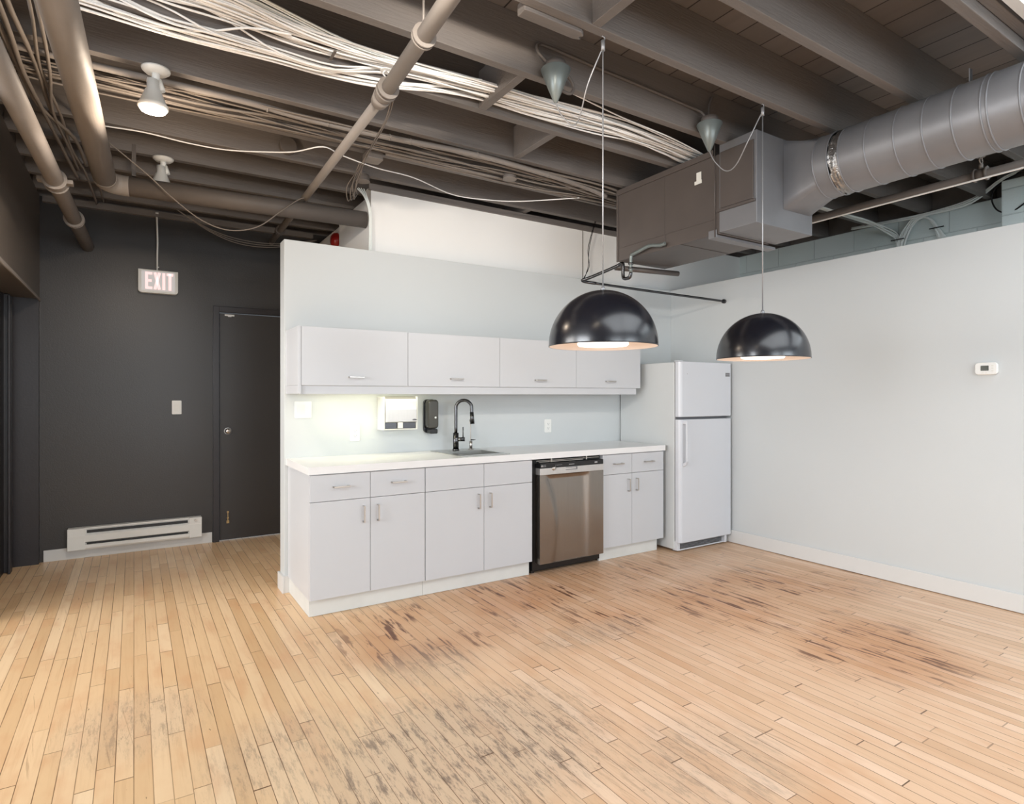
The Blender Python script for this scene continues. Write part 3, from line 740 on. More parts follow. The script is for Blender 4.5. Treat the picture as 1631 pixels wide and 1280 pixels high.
# soap dispenser
t = thing('soap_dispenser', 'smoked plastic soap dispenser with rounded top left of the faucet', 'dispenser', (1.935, 4.21, 1.05))
bm = B(); prism(bm, rrect(1.885, 1.985, 1.055, 1.315, .03, 6), 4.253, 4.235, 'xz'); obj('back_plate', bm, 'gunmetal', t, bev=.002)
bm = B(); prism(bm, rrect(1.892, 1.980, 1.09, 1.312, .028, 6), 4.234, 4.165, 'xz'); bd = obj('reservoir', bm, 'smoke', t, bev=.012, seg=4)
bm = B(); prism(bm, rrect(1.905, 1.968, 1.052, 1.088, .008, 4), 4.234, 4.16, 'xz'); obj('push_lever', bm, 'black', t, bev=.004)
bm = B(); lathe(bm, [(0, -.002), (.008, -.002), (.008, 0)], (1.952, 4.165, 1.175), 'y', 16); obj('sight_dot', bm, 'white', bd)
text('print', 'kutol', .026, (1.936, 4.1642, 1.105), FRONT, 'greytext', bd) if False else None

# thermostat on the right wall
t = thing('thermostat', 'white wall thermostat with a small dark screen on the right wall', 'thermostat', (4.622, 1.588, 1.515))
bm = B(); prism(bm, rrect(1.528, 1.650, 1.476, 1.556, .022, 5), 4.621, 4.598, 'yz'); hb = obj('housing', bm, 'white', t, bev=.006, seg=3)
bm = B(); prism(bm, rrect(1.574, 1.617, 1.502, 1.535, .003, 2), 4.5985, 4.5965, 'yz'); obj('screen', bm, 'lcd', hb)
bm = B()
for k in range(3): box(bm, 4.5965, 4.5985, 1.548, 1.560, 1.497+k*.016, 1.505+k*.016)
for k in range(2): box(bm, 4.5965, 4.5985, 1.582+k*.018, 1.594+k*.018, 1.486, 1.492)
obj('buttons', bm, 'offwhite', hb)

# ---------------------------------------------------------------- dome pendants
def pendant(x, y, ztop, label, gl):
    t = thing('pendant_lamp', label, 'pendant lamp', (x, y, ztop-.248), 'black dome pendants')
    R, H = .242, .245; z0 = ztop-H
    prof = []
    for k in range(0, 25):
        a = PI/2*k/24; prof.append((R*math.sin(a), z0+H*math.cos(a)))
    prof.append((R, z0-.006))
    bm = B(); lathe(bm, prof, (x, y, 0), n=64)
    obj('dome_shade', bm, 'domeblack', t)
    bm = B(); lathe(bm, [(max(0, (r-.0025)) if r > 0 else 0, z-.0025 if z > z0 else z) for r, z in prof], (x, y, 0), n=64)
    obj('shade_lining', bm, 'domein', t, label='cream inner lining of the shade')
    bm = B(); lathe(bm, [(R-.0026, z0-.0062), (R+.001, z0-.0062), (R+.001, z0-.001), (R, z0-.001)], (x, y, 0), n=64); obj('rim', bm, 'domeblack', t)
    bm = B(); lathe(bm, [(0, z0-.003), (.108, z0-.003), (.113, z0+.002), (.113, z0+.12), (0, z0+.12)], (x, y, 0), n=48); obj('diffuser', bm, 'drum', t, label='glowing round diffuser inside the shade')
    bm = B(); cyl(bm, (x, y, ztop-.002), (x, y, ztop+.018), .012, .008); cyl(bm, (x, y, ztop+.01), (x, y, ZJ-.06), .0032, n=8); obj('cord', bm, 'cord', t)
    bm = B(); cyl(bm, (x, y, ZJ-.065), (x, y, ZJ-.02), .009, n=10); tube(bm, [(x, y, ZJ-.02), (x+.01, y, ZJ-.012), (x+.008, y, ZJ-.003), (x-.006, y, ZJ-.001)], .003, 8); obj('ceiling_hook', bm, 'cord', t)
    # excess cord looping from the canopy to the hook
    cx, cy_, cz = gl
    bm = B(); cone_base = .072
    lathe(bm, [(0, cz-.165), (.010, cz-.160), (.075, cz), (.074, cz+.002), (0, cz+.002)], (cx, cy_, 0), n=40); cn = obj('canopy', bm, 'cone', t)
    bm = B(); cyl(bm, (cx, cy_, cz+.002), (cx, cy_, cz+.04), .05, n=24); obj('canopy_box', bm, 'pipedk', t)
    bm = B(); z2 = ZJ-.06
    tube(bm, [(cx, cy_, cz-.16), (cx+.012, cy_-.03, cz-.23), (cx+.035*1, cy_-.09, cz-.30), ((cx+x)/2+.01, (cy_+y)/2, cz-.30), (x-.03, y+.07, cz-.21), (x-.006, y+.012, cz-.09), (x, y+.004, z2)], .0032, 8)
    obj('slack_cord', bm, 'cord', t)
    l = bpy.data.lights.new('pendant_bulb', 'SPOT'); l.energy = 12; l.color = (1, .86, .74); l.spot_size = math.radians(150); l.spot_blend = .6; l.shadow_soft_size = .10
    o = bpy.data.objects.new('pendant_bulb', l); COL.objects.link(o); o.parent = t; o.location = (0, 0, -.006)
pendant(1.771, 2.03, 1.813, 'nearer black dome pendant lamp in front of the wall cabinets', (1.776, 2.39, 2.965))
pendant(2.926, 2.03, 1.796, 'farther black dome pendant lamp in front of the refrigerator', (2.927, 2.39, 2.975))
# armoured conduit feeding both canopies
bm = B(); tube(bm, [(1.75, 2.41, 3.0), (1.70, 2.43, 3.05), (1.71, 2.445, 3.10), (1.80, 2.45, 3.11), (2.1, 2.45, 3.10), (2.5, 2.45, 3.09), (2.80, 2.45, 3.08), (2.9, 2.43, 3.06), (2.93, 2.41, 3.01)], .008, 10)
obj('flexible_conduit', bm, 'pipedk', label='flexible conduit strung along the joist between the two cone canopies', cat='conduit')
bm = B(); tube(bm, [(1.80, 2.41, 3.0), (1.87, 2.42, 2.985), (1.92, 2.43, 2.94), (1.90, 2.43, 2.90), (1.84, 2.42, 2.895), (1.80, 2.40, 2.91)], .008, 10)
obj('flexible_conduit', bm, 'pipedk', label='short loop of flexible conduit behind the left cone canopy', cat='conduit')
bm = B(); tube(bm, [(2.95, 2.41, 3.01), (2.97, 2.43, 3.06), (2.99, 2.44, 3.13), (3.03, 2.45, 3.19)], .008, 10)
obj('flexible_conduit', bm, 'pipedk', label='short conduit rising from the right cone canopy', cat='conduit')

# ---------------------------------------------------------------- spotlights
def spotlight(x, y, zc, lit, label, aim=None):
    t = thing('ceiling_spotlight', label, 'spotlight', (x, y, zc-.22))
    bm = B(); lathe(bm, [(0, zc-.024), (.045, zc-.022), (.062, zc-.008), (.064, zc), (0, zc)], (x, y, 0), n=36); obj('canopy', bm, 'white', t)
    bm = B(); cyl(bm, (x, y, zc-.02), (x, y, zc-.06), .018, n=16); lathe(bm, [(0,-.028),(.02,-.025),(.026,0),(.02,.025),(0,.028)], (x-.012, y, zc-.07), 'x', 20); cyl(bm, (x+.012, y, zc-.05), (x+.028, y-.005, zc-.105), .014, n=14)
    obj('swivel', bm, 'white', t)
    bx, by = x-.012, y-.008
    bm = B(); lathe(bm, [(0, zc-.06), (.027, zc-.06), (.028, zc-.105), (.034, zc-.11), (.060, zc-.178), (.066, zc-.183), (.067, zc-.196), (.060, zc-.203)], (bx, by, 0), n=36); obj('lamp_holder', bm, 'white', t)
    bm = B(); lathe(bm, [(.060, zc-.200), (.054, zc-.212), (.03, zc-.219), (0, zc-.221)], (bx, by, 0), n=36); obj('bulb', bm, 'bulb' if lit else 'bulboff', t)
    if aim is not None:
        bc = Vector((bx, by, zc-.21)); l = bpy.data.lights.new('spot_beam', 'SPOT'); l.energy = 120; l.color = (1, .90, .78); l.spot_size = math.radians(62); l.spot_blend = .9; l.shadow_soft_size = .05
        o = bpy.data.objects.new('spot_beam', l); COL.objects.link(o); o.parent = t; o.location = (bx-x, by-y, -.03); o.rotation_euler = (Vector(aim)-bc).to_track_quat('-Z', 'Y').to_euler()
    elif lit:
        l = bpy.data.lights.new('spot_bulb', 'POINT'); l.energy = 16; l.color = (1, .82, .64); l.shadow_soft_size = .05
        o = bpy.data.objects.new('spot_bulb', l); COL.objects.link(o); o.parent = t; o.location = (bx-x, by-y, -.06)
        l = bpy.data.lights.new('spot_beam', 'SPOT'); l.energy = 75; l.color = (1, .88, .76); l.spot_size = math.radians(120); l.spot_blend = .8; l.shadow_soft_size = .05
        o = bpy.data.objects.new('spot_beam', l); COL.objects.link(o); o.parent = t; o.location = (bx-x, by-y, -.03); o.rotation_euler = Vector((-.30, .45, -.85)).to_track_quat('-Z', 'Y').to_euler()
spotlight(.092, 3.418, ZJ, True, 'lit white spotlight glowing under the dark ceiling joists')
spotlight(.168, 4.676, ZJ, False, 'unlit white spotlight above the fat sideways pipe')
# two more lamps of the same kind overhead, outside the frame: they show as warm dots on the domes
spotlight(.25, 1.088, 2.948, True, 'lit white spotlight overhead, nearer the camera and left', (2.4, 4.39, 2.62))
spotlight(.50, 1.088, 2.948, True, 'lit white spotlight overhead, right of the other near one', (3.2, 4.39, 2.55))

# ---------------------------------------------------------------- pipes
def pipe_coupling(bm, c, d, r, w=.05):
    c, d = Vector(c), Vector(d).normalized()
    cyl(bm, c-d*w/2, c+d*w/2, r+.008)
    for s in (-1, 1): cyl(bm, c+d*(s*w/2-.006), c+d*(s*w/2+.006), r+.016)
    return bm
# sprinkler main crossing above the kitchen
t = thing('sprinkler_pipe', 'long taupe sprinkler pipe running from the top centre back over the kitchen wall', 'pipe', (1.0, 3.9, 2.72))
P0, P1, P2 = Vector((.925, 1.0, 2.80)), Vector((1.022, 2.76, 2.80)), Vector((1.10, 5.95, 2.80))
def lerp(a, b, k): return a+(b-a)*k
bm = B(); cyl(bm, P0, P1, .034, n=28); obj('pipe_run', bm, 'pipe', t)
bm = B(); cyl(bm, P1, P2, .026, n=28); obj('pipe_run', bm, 'pipe', t)
bm = B(); D = P1-P0; cyl(bm, P1-D.normalized()*.06, P1+D.normalized()*.045, .042, n=28); cyl(bm, P1+D.normalized()*.02, P1+D.normalized()*.09, .047, .04, n=28); pipe_coupling(bm, P1-D.normalized()*.05, D, .036, .03); obj('coupling', bm, 'pipe', t)
c1 = lerp(P0, P1, .70); bm = B(); pipe_coupling(bm, c1, D, .034, .018); 
cyl(bm, c1+Vector((0, 0, .034)), c1+Vector((0, 0, .149)), .005, n=8); obj('hanger_ring', bm, 'pipe', t)
bm = B(); h = P1+Vector((0, -.03, .036)); cyl(bm, h, h+Vector((0, 0, .03)), .012, n=12); cyl(bm, h+Vector((0, 0, .06)), h+Vector((0, 0, .064)), .03, n=12)
for s in (-1, 1): tube(bm, [h+Vector((0, 0, .03)), h+Vector((s*.018, 0, .045)), h+Vector((s*.006, 0, .062))], .003, 6)
obj('sprinkler_head', bm, 'cable', t, label='upright sprinkler head with a round deflector')
bm = B(); pipe_coupling(bm, lerp(P1, P2, .87), P2-P1, .026, .03); cyl(bm, P2, P2+Vector((0, .05, -.03)), .03, .012); obj('coupling', bm, 'pipedk', t)
# fat pipe with elbow
t = thing('drain_pipe', 'fat taupe pipe that comes from the top left, turns an elbow and runs right', 'pipe', (.3, 4.0, 2.7))
RB = .062
E0, E1, E2 = Vector((-.27, 1.2, 2.70)), Vector((-.154, 4.49, 2.70)), Vector((1.512, 4.49, 2.70))
bm = B(); cyl(bm, E0, E1, RB, n=32); obj('pipe_run', bm, 'pipe', t)
bm = B(); tube(bm, [E1-Vector((0, .02, 0)), E1+Vector((.002, .03, 0)), E1+Vector((.03, .082, 0)), E1+Vector((.08, .105, 0)), E1+Vector((.13, .103, 0))], RB+.002, 24, 5); obj('elbow', bm, 'pipe', t)
bm = B(); cyl(bm, E1+Vector((.11, .104, 0)), E2, RB, n=32); obj('pipe_run', bm, 'pipedk', t)
bm = B(); box(bm, -.012, .012, 4.648, 4.6515, 2.66, 3.0); box(bm, -.012, .012, 4.56, 4.648, 2.764, 2.768); obj('hanger_strap', bm, 'pipedk', t)
# thinner pipe near the left wall
t = thing('waste_pipe', 'taupe pipe with bolted couplings at the far left edge', 'pipe', (-.42, 4.0, 2.55))
F0, F1 = Vector((-.475, 1.8, 2.60)), Vector((-.325, 6.075, 2.585))
bm = B(); cyl(bm, F0, F1, .046, n=28); obj('pipe_run', bm, 'pipe', t)
dF = F1-F0
bm = B(); cc = lerp(F0, F1, (4.35-1.8)/4.275); pipe_coupling(bm, cc, dF, .046, .09)
box(bm, cc.x+.045, cc.x+.085, cc.y-.03, cc.y+.03, cc.z-.012, cc.z+.012); box(bm, cc.x-.085, cc.x-.045, cc.y-.03, cc.y+.03, cc.z-.012, cc.z+.012)
obj('coupling', bm, 'pipe', t, bev=.003)
bm = B(); cc = lerp(F0, F1, (5.2-1.8)/4.275); pipe_coupling(bm, cc, dF, .046, .03); obj('coupling', bm, 'pipe', t)
# right hand small pipe under the round duct
t = thing('sprinkler_pipe', 'small taupe pipe running under the round duct near the block wall', 'pipe', (4.4, 2.4, 2.66))
bm = B(); cyl(bm, (4.42, .6, 2.712), (4.40, 4.37, 2.69), .026, n=24); obj('pipe_run', bm, 'pipedk', t)
bm = B(); pipe_coupling(bm, (4.413, 1.55, 2.707), (0, 1, 0), .026, .06); obj('coupling', bm, 'pipedk', t)
bm = B(); h = Vector((4.413, 1.55, 2.74)); cyl(bm, h, h+Vector((0, 0, .03)), .012, n=12)
for s in (-1, 1): tube(bm, [h+Vector((0, 0, .03)), h+Vector((s*.022, 0, .05)), h+Vector((s*.006, 0, .075))], .004, 6)
cyl(bm, h+Vector((0, 0, .074)), h+Vector((0, 0, .078)), .024, n=12); obj('sprinkler_head', bm, 'pipe', t)
bm = B(); tube(bm, [(4.36, .7, 2.672), (4.37, 1.5, 2.668), (4.36, 2.3, 2.660), (4.37, 3.0, 2.655), (4.36, 3.7, 2.66), (4.4, 4.36, 2.67)], .006, 8)
obj('ceiling_cable', bm, 'cable', label='pale cable tied beneath the small pipe by the block wall', cat='cable')

# ---------------------------------------------------------------- HVAC duct
t = thing('air_duct', 'brown box duct joined to a grey round duct hung below the joists', 'duct', (3.45, 2.8, 2.384))
XL, XR, ZB, ZT = 3.182, 3.702, 2.386, 2.90
bm = B(); box(bm, XL, XR, 2.52, 3.476, ZB, ZT); obj('casing', bm, 'duct', t, bev=.004)
bm = B()
box(bm, XL-.012, XL+.02, 2.56, 3.476, ZT-.004, 2.935); box(bm, XL-.004, XL, 2.545, 3.47, ZB+.098, ZB+.106)
box(bm, XL-.006, XL, 3.462, 3.482, ZB-.004, ZT); box(bm, XL-.003, XL, 2.985, 2.99, ZB+.1, ZT); box(bm, XL-.003, XL, 2.978, 2.996, ZB, ZB+.1)
box(bm, XL, XR, 2.84, 2.846, ZB-.003, ZB)
obj('seam_strip', bm, 'duct', t, bev=.001)
bm = B(); box(bm, XL-.004, 3.765, 2.245, 2.518, ZB+.006, 2.955); obj('collar_section', bm, 'ductgrey', t, bev=.004)
bm = B(); box(bm, XL-.014, XL-.006, 2.262, 2.505, ZB+.155, 2.90); obj('access_panel', bm, 'duct', t, bev=.004)
bm = B(); box(bm, XL-.020, XL-.004, 2.25, 2.53, ZB+.135, ZB+.152); obj('panel_ledge', bm, 'duct', t, bev=.003)
bm = B(); box(bm, XL-.006, 3.80, 2.535, 2.60, ZB-.022, ZB-.003); box(bm, XL-.008, XL-.004, 2.535, 2.60, ZB-.022, ZB+.03); obj('support_angle', bm, 'ductgrey', t, bev=.002)
bm = B(); cyl(bm, (XL-.014, 2.545, ZB-.02), (XL-.014, 2.545, 3.1), .003, n=8); obj('hanger_rod', bm, 'duct', t)
bm = B(); box(bm, XL-.006, XL-.004, 2.66, 2.70, 2.765, 2.83); box(bm, XL-.0075, XL-.004, 2.655, 2.715, 2.752, 2.775); obj('sticker', bm, 'offwhite', t, label='small off-white sticker')
# square to round transition
cxr, czr, R = 3.585, 2.735, .186
def ringpts(y, r=R, n=48, cx=cxr, cz=czr): return [Vector((cx+r*math.cos(2*PI*k/n), y, cz+r*math.sin(2*PI*k/n))) for k in range(n)]
sq = []
hx0, hx1, hz0_, hz1_ = 3.447, 3.735, 2.515, 2.945
for k in range(48):
    a = 2*PI*k/48; c_, s_ = math.cos(a), math.sin(a); q = max(abs(c_), abs(s_)); cx_, cz_ = c_/q, s_/q
    sq.append(Vector(((hx0+hx1)/2+cx_*(hx1-hx0)/2, 2.244, (hz0_+hz1_)/2+cz_*(hz1_-hz0_)/2)))
bm = B(); rings(bm, [sq, ringpts(2.03)], False); rings(bm, [ringpts(2.03), ringpts(1.94)], False); obj('transition', bm, 'ductgrey', t)
bm = B(); rs = []
for j in range(10):
    y = 1.94-.055*j/9; n = 48; rs.append([Vector((cxr+(R+random.uniform(-.014, .003))*math.cos(2*PI*k/n), y, czr+(R+random.uniform(-.014, .003))*math.sin(2*PI*k/n))) for k in range(n)])
rings(bm, rs, False); obj('foil_wrap', bm, 'foil', t, label='crumpled foil joint')
bm = B(); rings(bm, [ringpts(1.885), ringpts(-1.3)], False); obj('round_duct', bm, 'ductgrey', t)
def torus(bm, y, rr, r2=.0045):
    rs = []; n = 48; m_ = 8
    pts = [(cxr+(rr+r2*math.cos(2*PI*j/m_)), r2*math.sin(2*PI*j/m_)) for j in range(m_)]
    vs = [[bm.verts.new((cxr+(rr+r2*math.cos(2*PI*j/m_))*math.cos(2*PI*k/n), y+r2*math.sin(2*PI*j/m_), czr+(rr+r2*math.cos(2*PI*j/m_))*math.sin(2*PI*k/n))) for j in range(m_)] for k in range(n)]
    for k in range(n):
        for j in range(m_):
            f = bm.faces.new([vs[k][j], vs[(k+1)%n][j], vs[(k+1)%n][(j+1)%m_], vs[k][(j+1)%m_]]); f.smooth = True
for y in (2.03, 1.945, 1.88, 1.735, 1.585, 1.45, 1.32, 1.20, 1.175, 1.05, .92, .79, .66):
    bm = B(); torus(bm, y, R); obj('seam_ring', bm, 'ductgrey', t)
bm = B(); box(bm, 3.57, 3.60, 1.30, 1.305, 2.92, 3.0); obj('hanger_strap', bm, 'ductgrey', t)
# condensate drain with trap
t = thing('condensate_drain', 'grey condensate drain line with a U trap under the box duct', 'pipe', (3.14, 3.4, 2.2))
rr = .0125; xx = 3.145
bm = B(); tube(bm, [(xx, 2.95, 2.41), (xx, 3.0, 2.408), (xx, 3.1, 2.425), (xx, 3.2, 2.41), (xx, 3.285, 2.395)], rr, 12); tube(bm, [(xx, 3.285, 2.395), (xx, 3.29, 2.36), (xx, 3.29, 2.265)], rr, 12, 3)
obj('inlet', bm, 'cone', t, bev=0)
bm = B(); tube(bm, [(xx, 3.29, 2.265), (xx, 3.30, 2.235), (xx, 3.33, 2.228), (xx, 3.365, 2.235), (xx, 3.375, 2.265), (xx, 3.375, 2.34), (xx, 3.39, 2.352), (xx, 3.42, 2.345)], rr+.001, 12, 4)
for z in (2.325, 2.29): cyl(bm, (xx, 3.29, z), (xx, 3.29, z+.012), .02, n=14)
obj('trap', bm, 'gunmetal', t)
bm = B(); tube(bm, [(xx, 3.42, 2.345), (xx-.02, 3.5, 2.325), (xx-.07, 3.68, 2.285), (xx-.10, 3.74, 2.27), (xx-.05, 3.745, 2.262), (xx+.02, 3.72, 2.255)], rr, 12, 4); obj('branch', bm, 'gunmetal', t)
bm = B(); tube(bm, [(xx+.02, 3.72, 2.255), (3.6, 3.70, 2.245), (4.1, 3.65, 2.23), (4.618, 3.60, 2.216)], rr-.002, 12); cyl(bm, (4.60, 3.60, 2.216), (4.62, 3.60, 2.215), .02, n=14); obj('outlet_run', bm, 'gunmetal', t)
bm = B(); cyl(bm, (3.20, 3.52, 2.35), (3.80, 3.42, 2.35), .021, n=16); obj('duct_support_pipe', bm, 'duct', label='short brown pipe end slung under the far end of the box duct', cat='pipe')

# ---------------------------------------------------------------- cables
def cab(pts, r, m, label, group, wob=.008, name='ceiling_cable', cat='cable', n=6, sub=4):
    P = [(p[0]+random.uniform(-wob, wob), p[1]+random.uniform(-wob, wob), p[2]+random.uniform(-wob*.5, wob*.5)) for p in pts]
    bm = B(); tube(bm, P, r, n, sub); return obj(name, bm, m, label=label, cat=cat, group=group)
# big white bundle between two joists
lo = [(-.5, 3.02), (-.2, 3.02), (.09, 3.04), (.28, 3.03), (.55, 3.01), (.81, 3.0), (1.1, 2.94), (1.5, 2.895), (2.0, 2.88), (2.4, 2.845), (2.69, 2.83), (3.0, 2.85), (3.27, 2.88), (3.7, 2.86), (4.3, 2.7)]
hi = [(-.5, 2.60), (-.2, 2.64), (.1, 2.68), (.34, 2.70), (.6, 2.76), (.85, 2.77), (1.1, 2.76), (1.5, 2.72), (1.85, 2.69), (2.2, 2.67), (2.51, 2.66), (2.85, 2.69), (3.3, 2.74), (3.7, 2.74), (4.3, 2.6)]
for i in range(38):
    k = i/37; jit = random.choice((.03, .04, .05, .13)); ph = random.uniform(0, 6); pts = []
    for j, ((xa, ya_), (xb, yb_)) in enumerate(zip(lo, hi)):
        s = 1.0 if j < 6 else .9
        kk = min(1, max(0, k+jit*math.sin(j*.55+ph)))
        y = ya_+(yb_-ya_)*kk; z = 2.968+.035*abs(math.sin(i*1.7+j*.35))
        if y > 2.90: z = min(z, 2.942) if y > 2.905 else z
        pts.append(((xa*(1-kk)+xb*kk), y, z if y < 2.9 else 2.938-.012*math.sin(i*2.1)))
    cab(pts, .0048, 'cable', 'white data cable lying in the long bright ceiling bundle', 'white cables in the long ceiling bundle', .003)
for i in range(6):
    k = i/5
    pts = [(-.4, 2.62+.03*i, 3.06), (.3, 2.66+.02*i, 3.03), (.9, 2.78+.012*i, 3.0), (1.53, 2.76-.01*i, 2.99)]
    cab(pts, .0045, 'cablegrey', 'thin pale cable above the white bundle at the left', 'thin pale cables above the white bundle', .012)
bm = B(); tube(bm, [(-.22, 2.90, 2.945), (-.12, 2.94, 2.94), (-.03, 2.985, 2.938), (.11, 2.985, 2.936), (.27, 2.93, 2.945), (.43, 2.83, 2.96), (.6, 2.8, 2.97)], .005, 8)
obj('ceiling_cable', bm, 'cable', label='white cable that droops below the joist edge near the lit spotlight', cat='cable')
bm = B(); tube(bm, [(2.0, 2.56, 2.99), (2.4, 2.60, 2.975), (2.8, 2.62, 2.965), (3.1, 2.66, 2.96), (3.3, 2.70, 2.96)], .004, 8)
obj('ceiling_cable', bm, 'cable', label='lone white cable nearer than the bundle by the right cone canopy', cat='cable')
bm = B()
box(bm, .792, .804, 2.80, 2.89, 2.956, 2.962)
obj('cable_strap', bm, 'pipedk', label='dark strap across the white cable bundle left of the sprinkler pipe', cat='strap')
# painted cables and conduits further back (between y 3.46 and 3.82)
for i in range(12):
    y0 = 3.48+.27*(i/11)
    pts = [(-.6+.45*k, y0+.05*math.sin(k*.8+i*2.3)+random.uniform(-.02, .02), 2.932+.014*math.sin(i+k)) for k in range(10)]
    cab(pts, .0055 if i % 3 else .009, 'cabletaupe', 'painted cable in the dark bundle beyond the lit spotlight', 'painted cables in the dark ceiling bundle', .012)
bm = B(); tube(bm, [(-.6, 3.47, 2.93), (-.2, 3.49, 2.928), (.2, 3.475, 2.925), (.53, 3.475, 2.925), (.83, 3.49, 2.92), (1.31, 3.475, 2.92), (1.87, 3.42, 2.92), (2.48, 3.455, 2.92), (2.9, 3.52, 2.925), (3.12, 3.54, 2.90)], .017, 12)
o = obj('ceiling_conduit', bm, 'pipe', label='thick banded taupe conduit beside the painted cable bundle', cat='conduit')
for x, yb in ((.62, 3.483), (.95, 3.488), (1.32, 3.474), (1.45, 3.462), (1.9, 3.419), (2.5, 3.458)):
    bm = B(); cyl(bm, (x-.003, yb, 2.921), (x+.003, yb, 2.921), .0195, n=14); obj('band', bm, 'pipe', o)
for j, (y, lab) in enumerate(((3.70, 'nearer of the two thin straight conduits above the bright upper wall'), (3.75, 'farther of the two thin straight conduits above the bright upper wall'))):
    bm = B(); cyl(bm, (1.40, y, 2.93), (3.3, y+.03, 2.93), .008, n=10); obj('ceiling_conduit', bm, 'pipe', label=lab, cat='conduit', group='thin straight conduits')
# loose long white wire
bm = B(); tube(bm, [(-.15, 4.22, 2.92), (.05, 4.18, 2.915), (.28, 4.17, 2.90), (.49, 4.13, 2.89), (.70, 4.02, 2.885), (.86, 3.93, 2.89), (1.0, 3.78, 2.90), (1.14, 3.85, 2.90), (1.39, 3.91, 2.89), (1.69, 3.97, 2.90), (2.08, 4.14, 2.90), (2.35, 4.08, 2.89), (2.62, 3.99, 2.90), (3.0, 3.72, 2.92)], .0042, 8)
obj('ceiling_cable', bm, 'cable', label='loose white wire wandering under the joists from the fat pipe to the box duct', cat='cable')
bm = B(); tube(bm, [(-.14, 4.40, 2.90), (.07, 4.42, 2.745), (.21, 4.45, 2.63), (.38, 4.45, 2.51), (.55, 4.45, 2.468), (.73, 4.45, 2.52), (.89, 4.45, 2.66), (1.0, 4.46, 2.755), (1.055, 4.47, 2.785)], .0042, 8)
obj('ceiling_cable', bm, 'cabletaupe', label='grey wire sagging in a deep loop in front of the dark wall', cat='cable')
for i in range(3):
    bm = B(); tube(bm, [(.3, 5.8, 2.93), (.55, 5.8, 2.80-.01*i), (.8, 5.8, 2.74-.02*i), (1.1, 5.75, 2.73-.015*i), (1.45, 5.7, 2.80)], .004, 6)
    obj('ceiling_cable', bm, 'cabletaupe', label='grey wire drooping along the top of the dark wall', cat='cable', group='wires along the dark wall top')
for i in range(2):
    bm = B(); tube(bm, [(3.57+.01*i, 4.2, 2.94), (3.52+.01*i, 4.2, 2.8), (3.485+.012*i, 4.2, 2.66), (3.50-.012*i, 4.2, 2.52), (3.44+.01*i, 4.21, 2.40)], .003, 6)
    obj('hanging_wire', bm, 'gunmetal', label='thin dark wire hanging down the upper wall beside the box duct', cat='wire', group='thin wires by the box duct')
for i in range(4):
    bm = B(); tube(bm, [(1.40+.02*i, 4.38, 2.90), (1.46+.008*i, 4.375, 2.84), (1.495+.006*i, 4.37, 2.74), (1.50+.006*i, 4.37, 2.6), (1.498+.007*i, 4.37, 2.43)], .0035, 6)
    obj('hanging_wire', bm, 'cablegrey', label='pale wire curving down the left edge of the upper wall', cat='wire', group='pale wires at the upper wall edge')
for i in range(5):
    bm = B(); tube(bm, [(1.065+.012*i, 2.78, 2.80), (1.10+.012*i, 2.95, 2.77+.01*i), (1.16+.01*i, 3.3, 2.80), (1.26+.01*i, 3.75, 2.88), (1.26+.02*i, 4.0, 2.80-.01*i), (1.33+.02*i, 4.2, 2.76+.03*i), (1.38, 4.3, 2.88)], .0035, 6) if i < 2 else tube(bm, [(1.25+.012*i, 3.90, 2.90), (1.22+.02*i, 3.97, 2.84), (1.18+.03*i, 4.08, 2.78), (1.26+.02*i, 4.24, 2.72+.01*i), (1.34+.015*i, 4.33, 2.84)], .0035, 6)
    obj('hanging_wire', bm, 'cabletaupe', label='painted wire dangling around the ceiling boxes beside the sprinkler pipe', cat='wire', group='wires around the ceiling boxes')
# cable swag over the block wall
for i in range(14):
    y = 3.9-.0
    a = random.uniform(-.03, .03)
    pts = [(4.6, 2.85+a, 2.93), (5.1, 2.83+a, 2.92), (5.6, 2.80+a, 2.90), (5.84, 2.74+a, 2.86-.004*i), (5.87, 2.68+a*.8, 2.76), (5.87, 2.69+a*1.3, 2.60)]
    cab(pts, .0062, 'cablegrey', 'pale painted cable dropping behind the right wall in the left loom', 'cables in the left loom on the block wall', .01)
for i in range(14):
    a = random.uniform(-.03, .03)
    pts = [(5.87, 2.68+a, 2.62), (5.86, 2.64+a, 2.78), (5.85, 2.55+a*.6, 2.90+a*.4), (5.85, 2.45+a*.6, 2.90+a*.5), (5.86, 2.38+a*.5, 2.80+a*.4), (5.87, 2.34+a, 2.70)]
    cab(pts, .0062, 'cablegrey', 'pale painted cable arching over in the middle loom on the block wall', 'cables in the arched loom on the block wall', .008)
for i in range(8):
    a = random.uniform(-.02, .02)
    pts = [(5.86, 3.1, 2.955+a*.4), (5.84, 2.7, 2.93+a*.5), (5.84, 2.4, 2.925+a*.5), (5.80, 2.1, 2.94+a), (5.72, 1.85, 3.04+a*.4), (5.68, 1.6, 3.07)]
    cab(pts, .0062, 'cablegrey', 'pale painted cable running along the top of the block wall', 'cables along the block wall top', .006)
for x, y, z in ((5.845, 2.68, 2.755), (5.845, 2.37, 2.79)):
    bm = B(); box(bm, x-.012, x-.004, y-.055, y+.055, z-.004, z+.004)
    obj('cable_tie', bm, 'black', label='black cable tie around the left loom' if y > 2.5 else 'black cable tie around the end of the arched loom', cat='cable tie')
bm = B(); tube(bm, [(5.66, 1.70, 3.05), (5.78, 1.90, 3.02), (5.80, 1.965, 2.93), (5.80, 1.93, 2.82), (5.72, 1.82, 2.76), (5.69, 1.72, 2.80), (5.69, 1.6, 2.87)], .006, 8)
obj('ceiling_cable', bm, 'black', label='black cable looped beside the block pier', cat='cable')
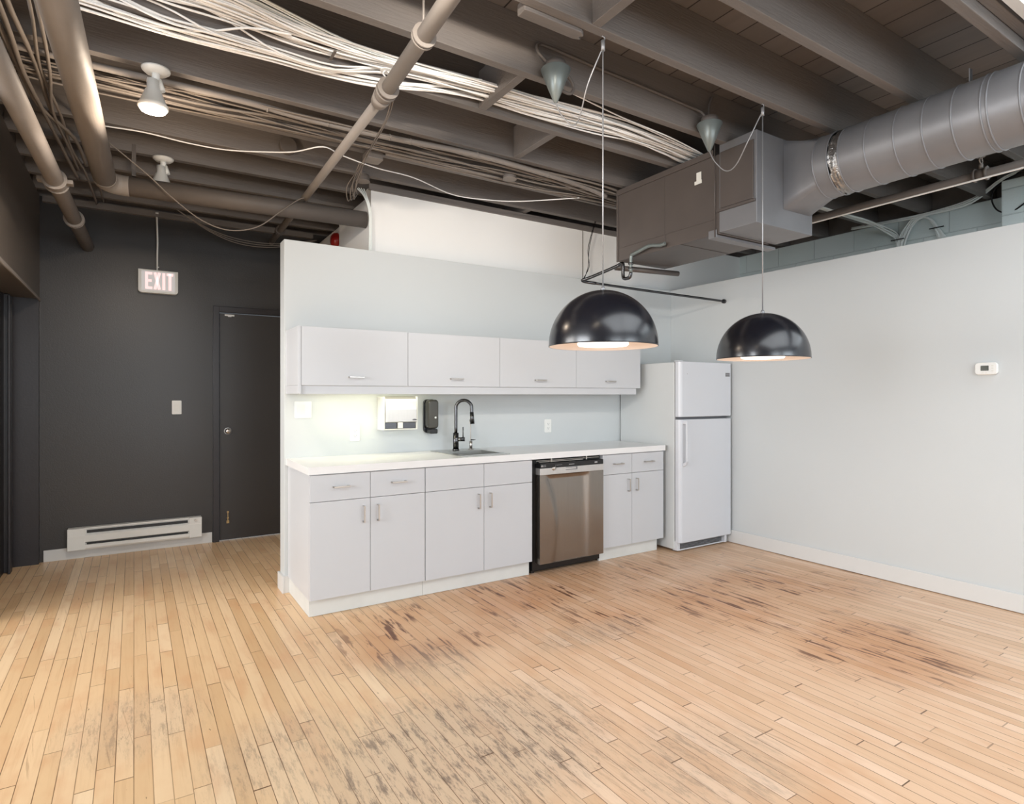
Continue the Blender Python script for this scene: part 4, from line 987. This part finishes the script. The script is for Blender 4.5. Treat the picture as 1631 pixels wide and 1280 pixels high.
# conduits and cables along the left pipes
leftc = [((-.47, 2.2), (-.46, 3.2), (-.44, 3.7), (-.41, 4.2), (-.37, 4.8), (-.34, 5.3)), ((-.38, 2.2), (-.36, 3.0), (-.37, 3.6), (-.35, 4.2), (-.33, 4.7), (-.30, 5.2), (-.26, 5.95)),
         ((-.43, 2.2), (-.42, 3.0), (-.40, 3.6), (-.38, 4.1), (-.36, 4.6), (-.30, 5.2)), ((-.33, 2.2), (-.32, 3.0), (-.35, 3.6), (-.37, 4.1), (-.34, 4.6), (-.32, 5.1)),
         ((-.50, 2.4), (-.49, 3.2), (-.45, 3.8), (-.42, 4.1), (-.31, 4.5), (-.27, 5.0)), ((-.35, 2.4), (-.31, 3.2), (-.27, 3.7), (-.25, 4.2), (-.24, 4.8), (-.22, 5.9))]
for i, pp in enumerate(leftc):
    cab([(x, y, 2.905+.01*(i % 3)) for x, y in pp], .008 if i % 2 else .011, 'cabletaupe', 'painted conduit running lengthwise under the joists at the far left', 'painted conduits at the far left', .012, 'ceiling_conduit', 'conduit', 8)
# junction boxes
def jbox(x, y, z, rnd, label):
    t = thing('junction_box', label, 'junction box', (x, y, z))
    bm = B()
    if rnd: cyl(bm, (x, y, z), (x, y, z+.042), .048, n=28)
    else: box(bm, x-.052, x+.052, y-.052, y+.052, z, z+.045)
    obj('box', bm, 'pipedk', t, bev=.002)
    bm = B()
    if rnd: cyl(bm, (x, y, z-.004), (x, y, z-.0005), .05, n=28)
    else: prism(bm, rrect(x-.055, x+.055, y-.055, y+.055, .014, 4), z-.004, z-.0005, 'xy')
    obj('cover', bm, 'pipe', t)
jbox(1.335, 3.82, 2.90, False, 'square painted junction box beside the sprinkler pipe')
jbox(1.39, 4.19, 2.885, True, 'round painted junction box at the left corner of the upper wall')
jbox(2.28, 3.62, 2.90, True, 'round painted junction box above the middle of the upper wall')
bm = B(); cyl(bm, (.88, 4.235, 3.03), (.88, 4.19, 3.03), .055, n=28)
obj('junction_box', bm, 'pipedk', label='round painted junction box on a joist face above the fat pipe', cat='junction box', bev=.003)
# fire bell in the recess behind the partition
t = thing('fire_bell', 'red fire alarm bell half hidden behind the top of the kitchen wall', 'alarm bell', (1.53, 5.36, 2.65))
bm = B(); lathe(bm, [(0, -.06), (.04, -.055), (.062, -.035), (.068, -.008), (.068, 0), (0, 0)], (1.545, 5.36, 2.735), 'x', 28); obj('gong', bm, 'red', t)
bm = B(); box(bm, 1.545, 1.558, 5.30, 5.43, 2.65, 2.815); obj('back_box', bm, 'offwhite', t)
# seam crack filler strip on the bright upper wall
struct('trim_upper_seam', box(B(), 3.575, 3.581, 4.386, 4.39, 2.41, 2.90), 'joist')
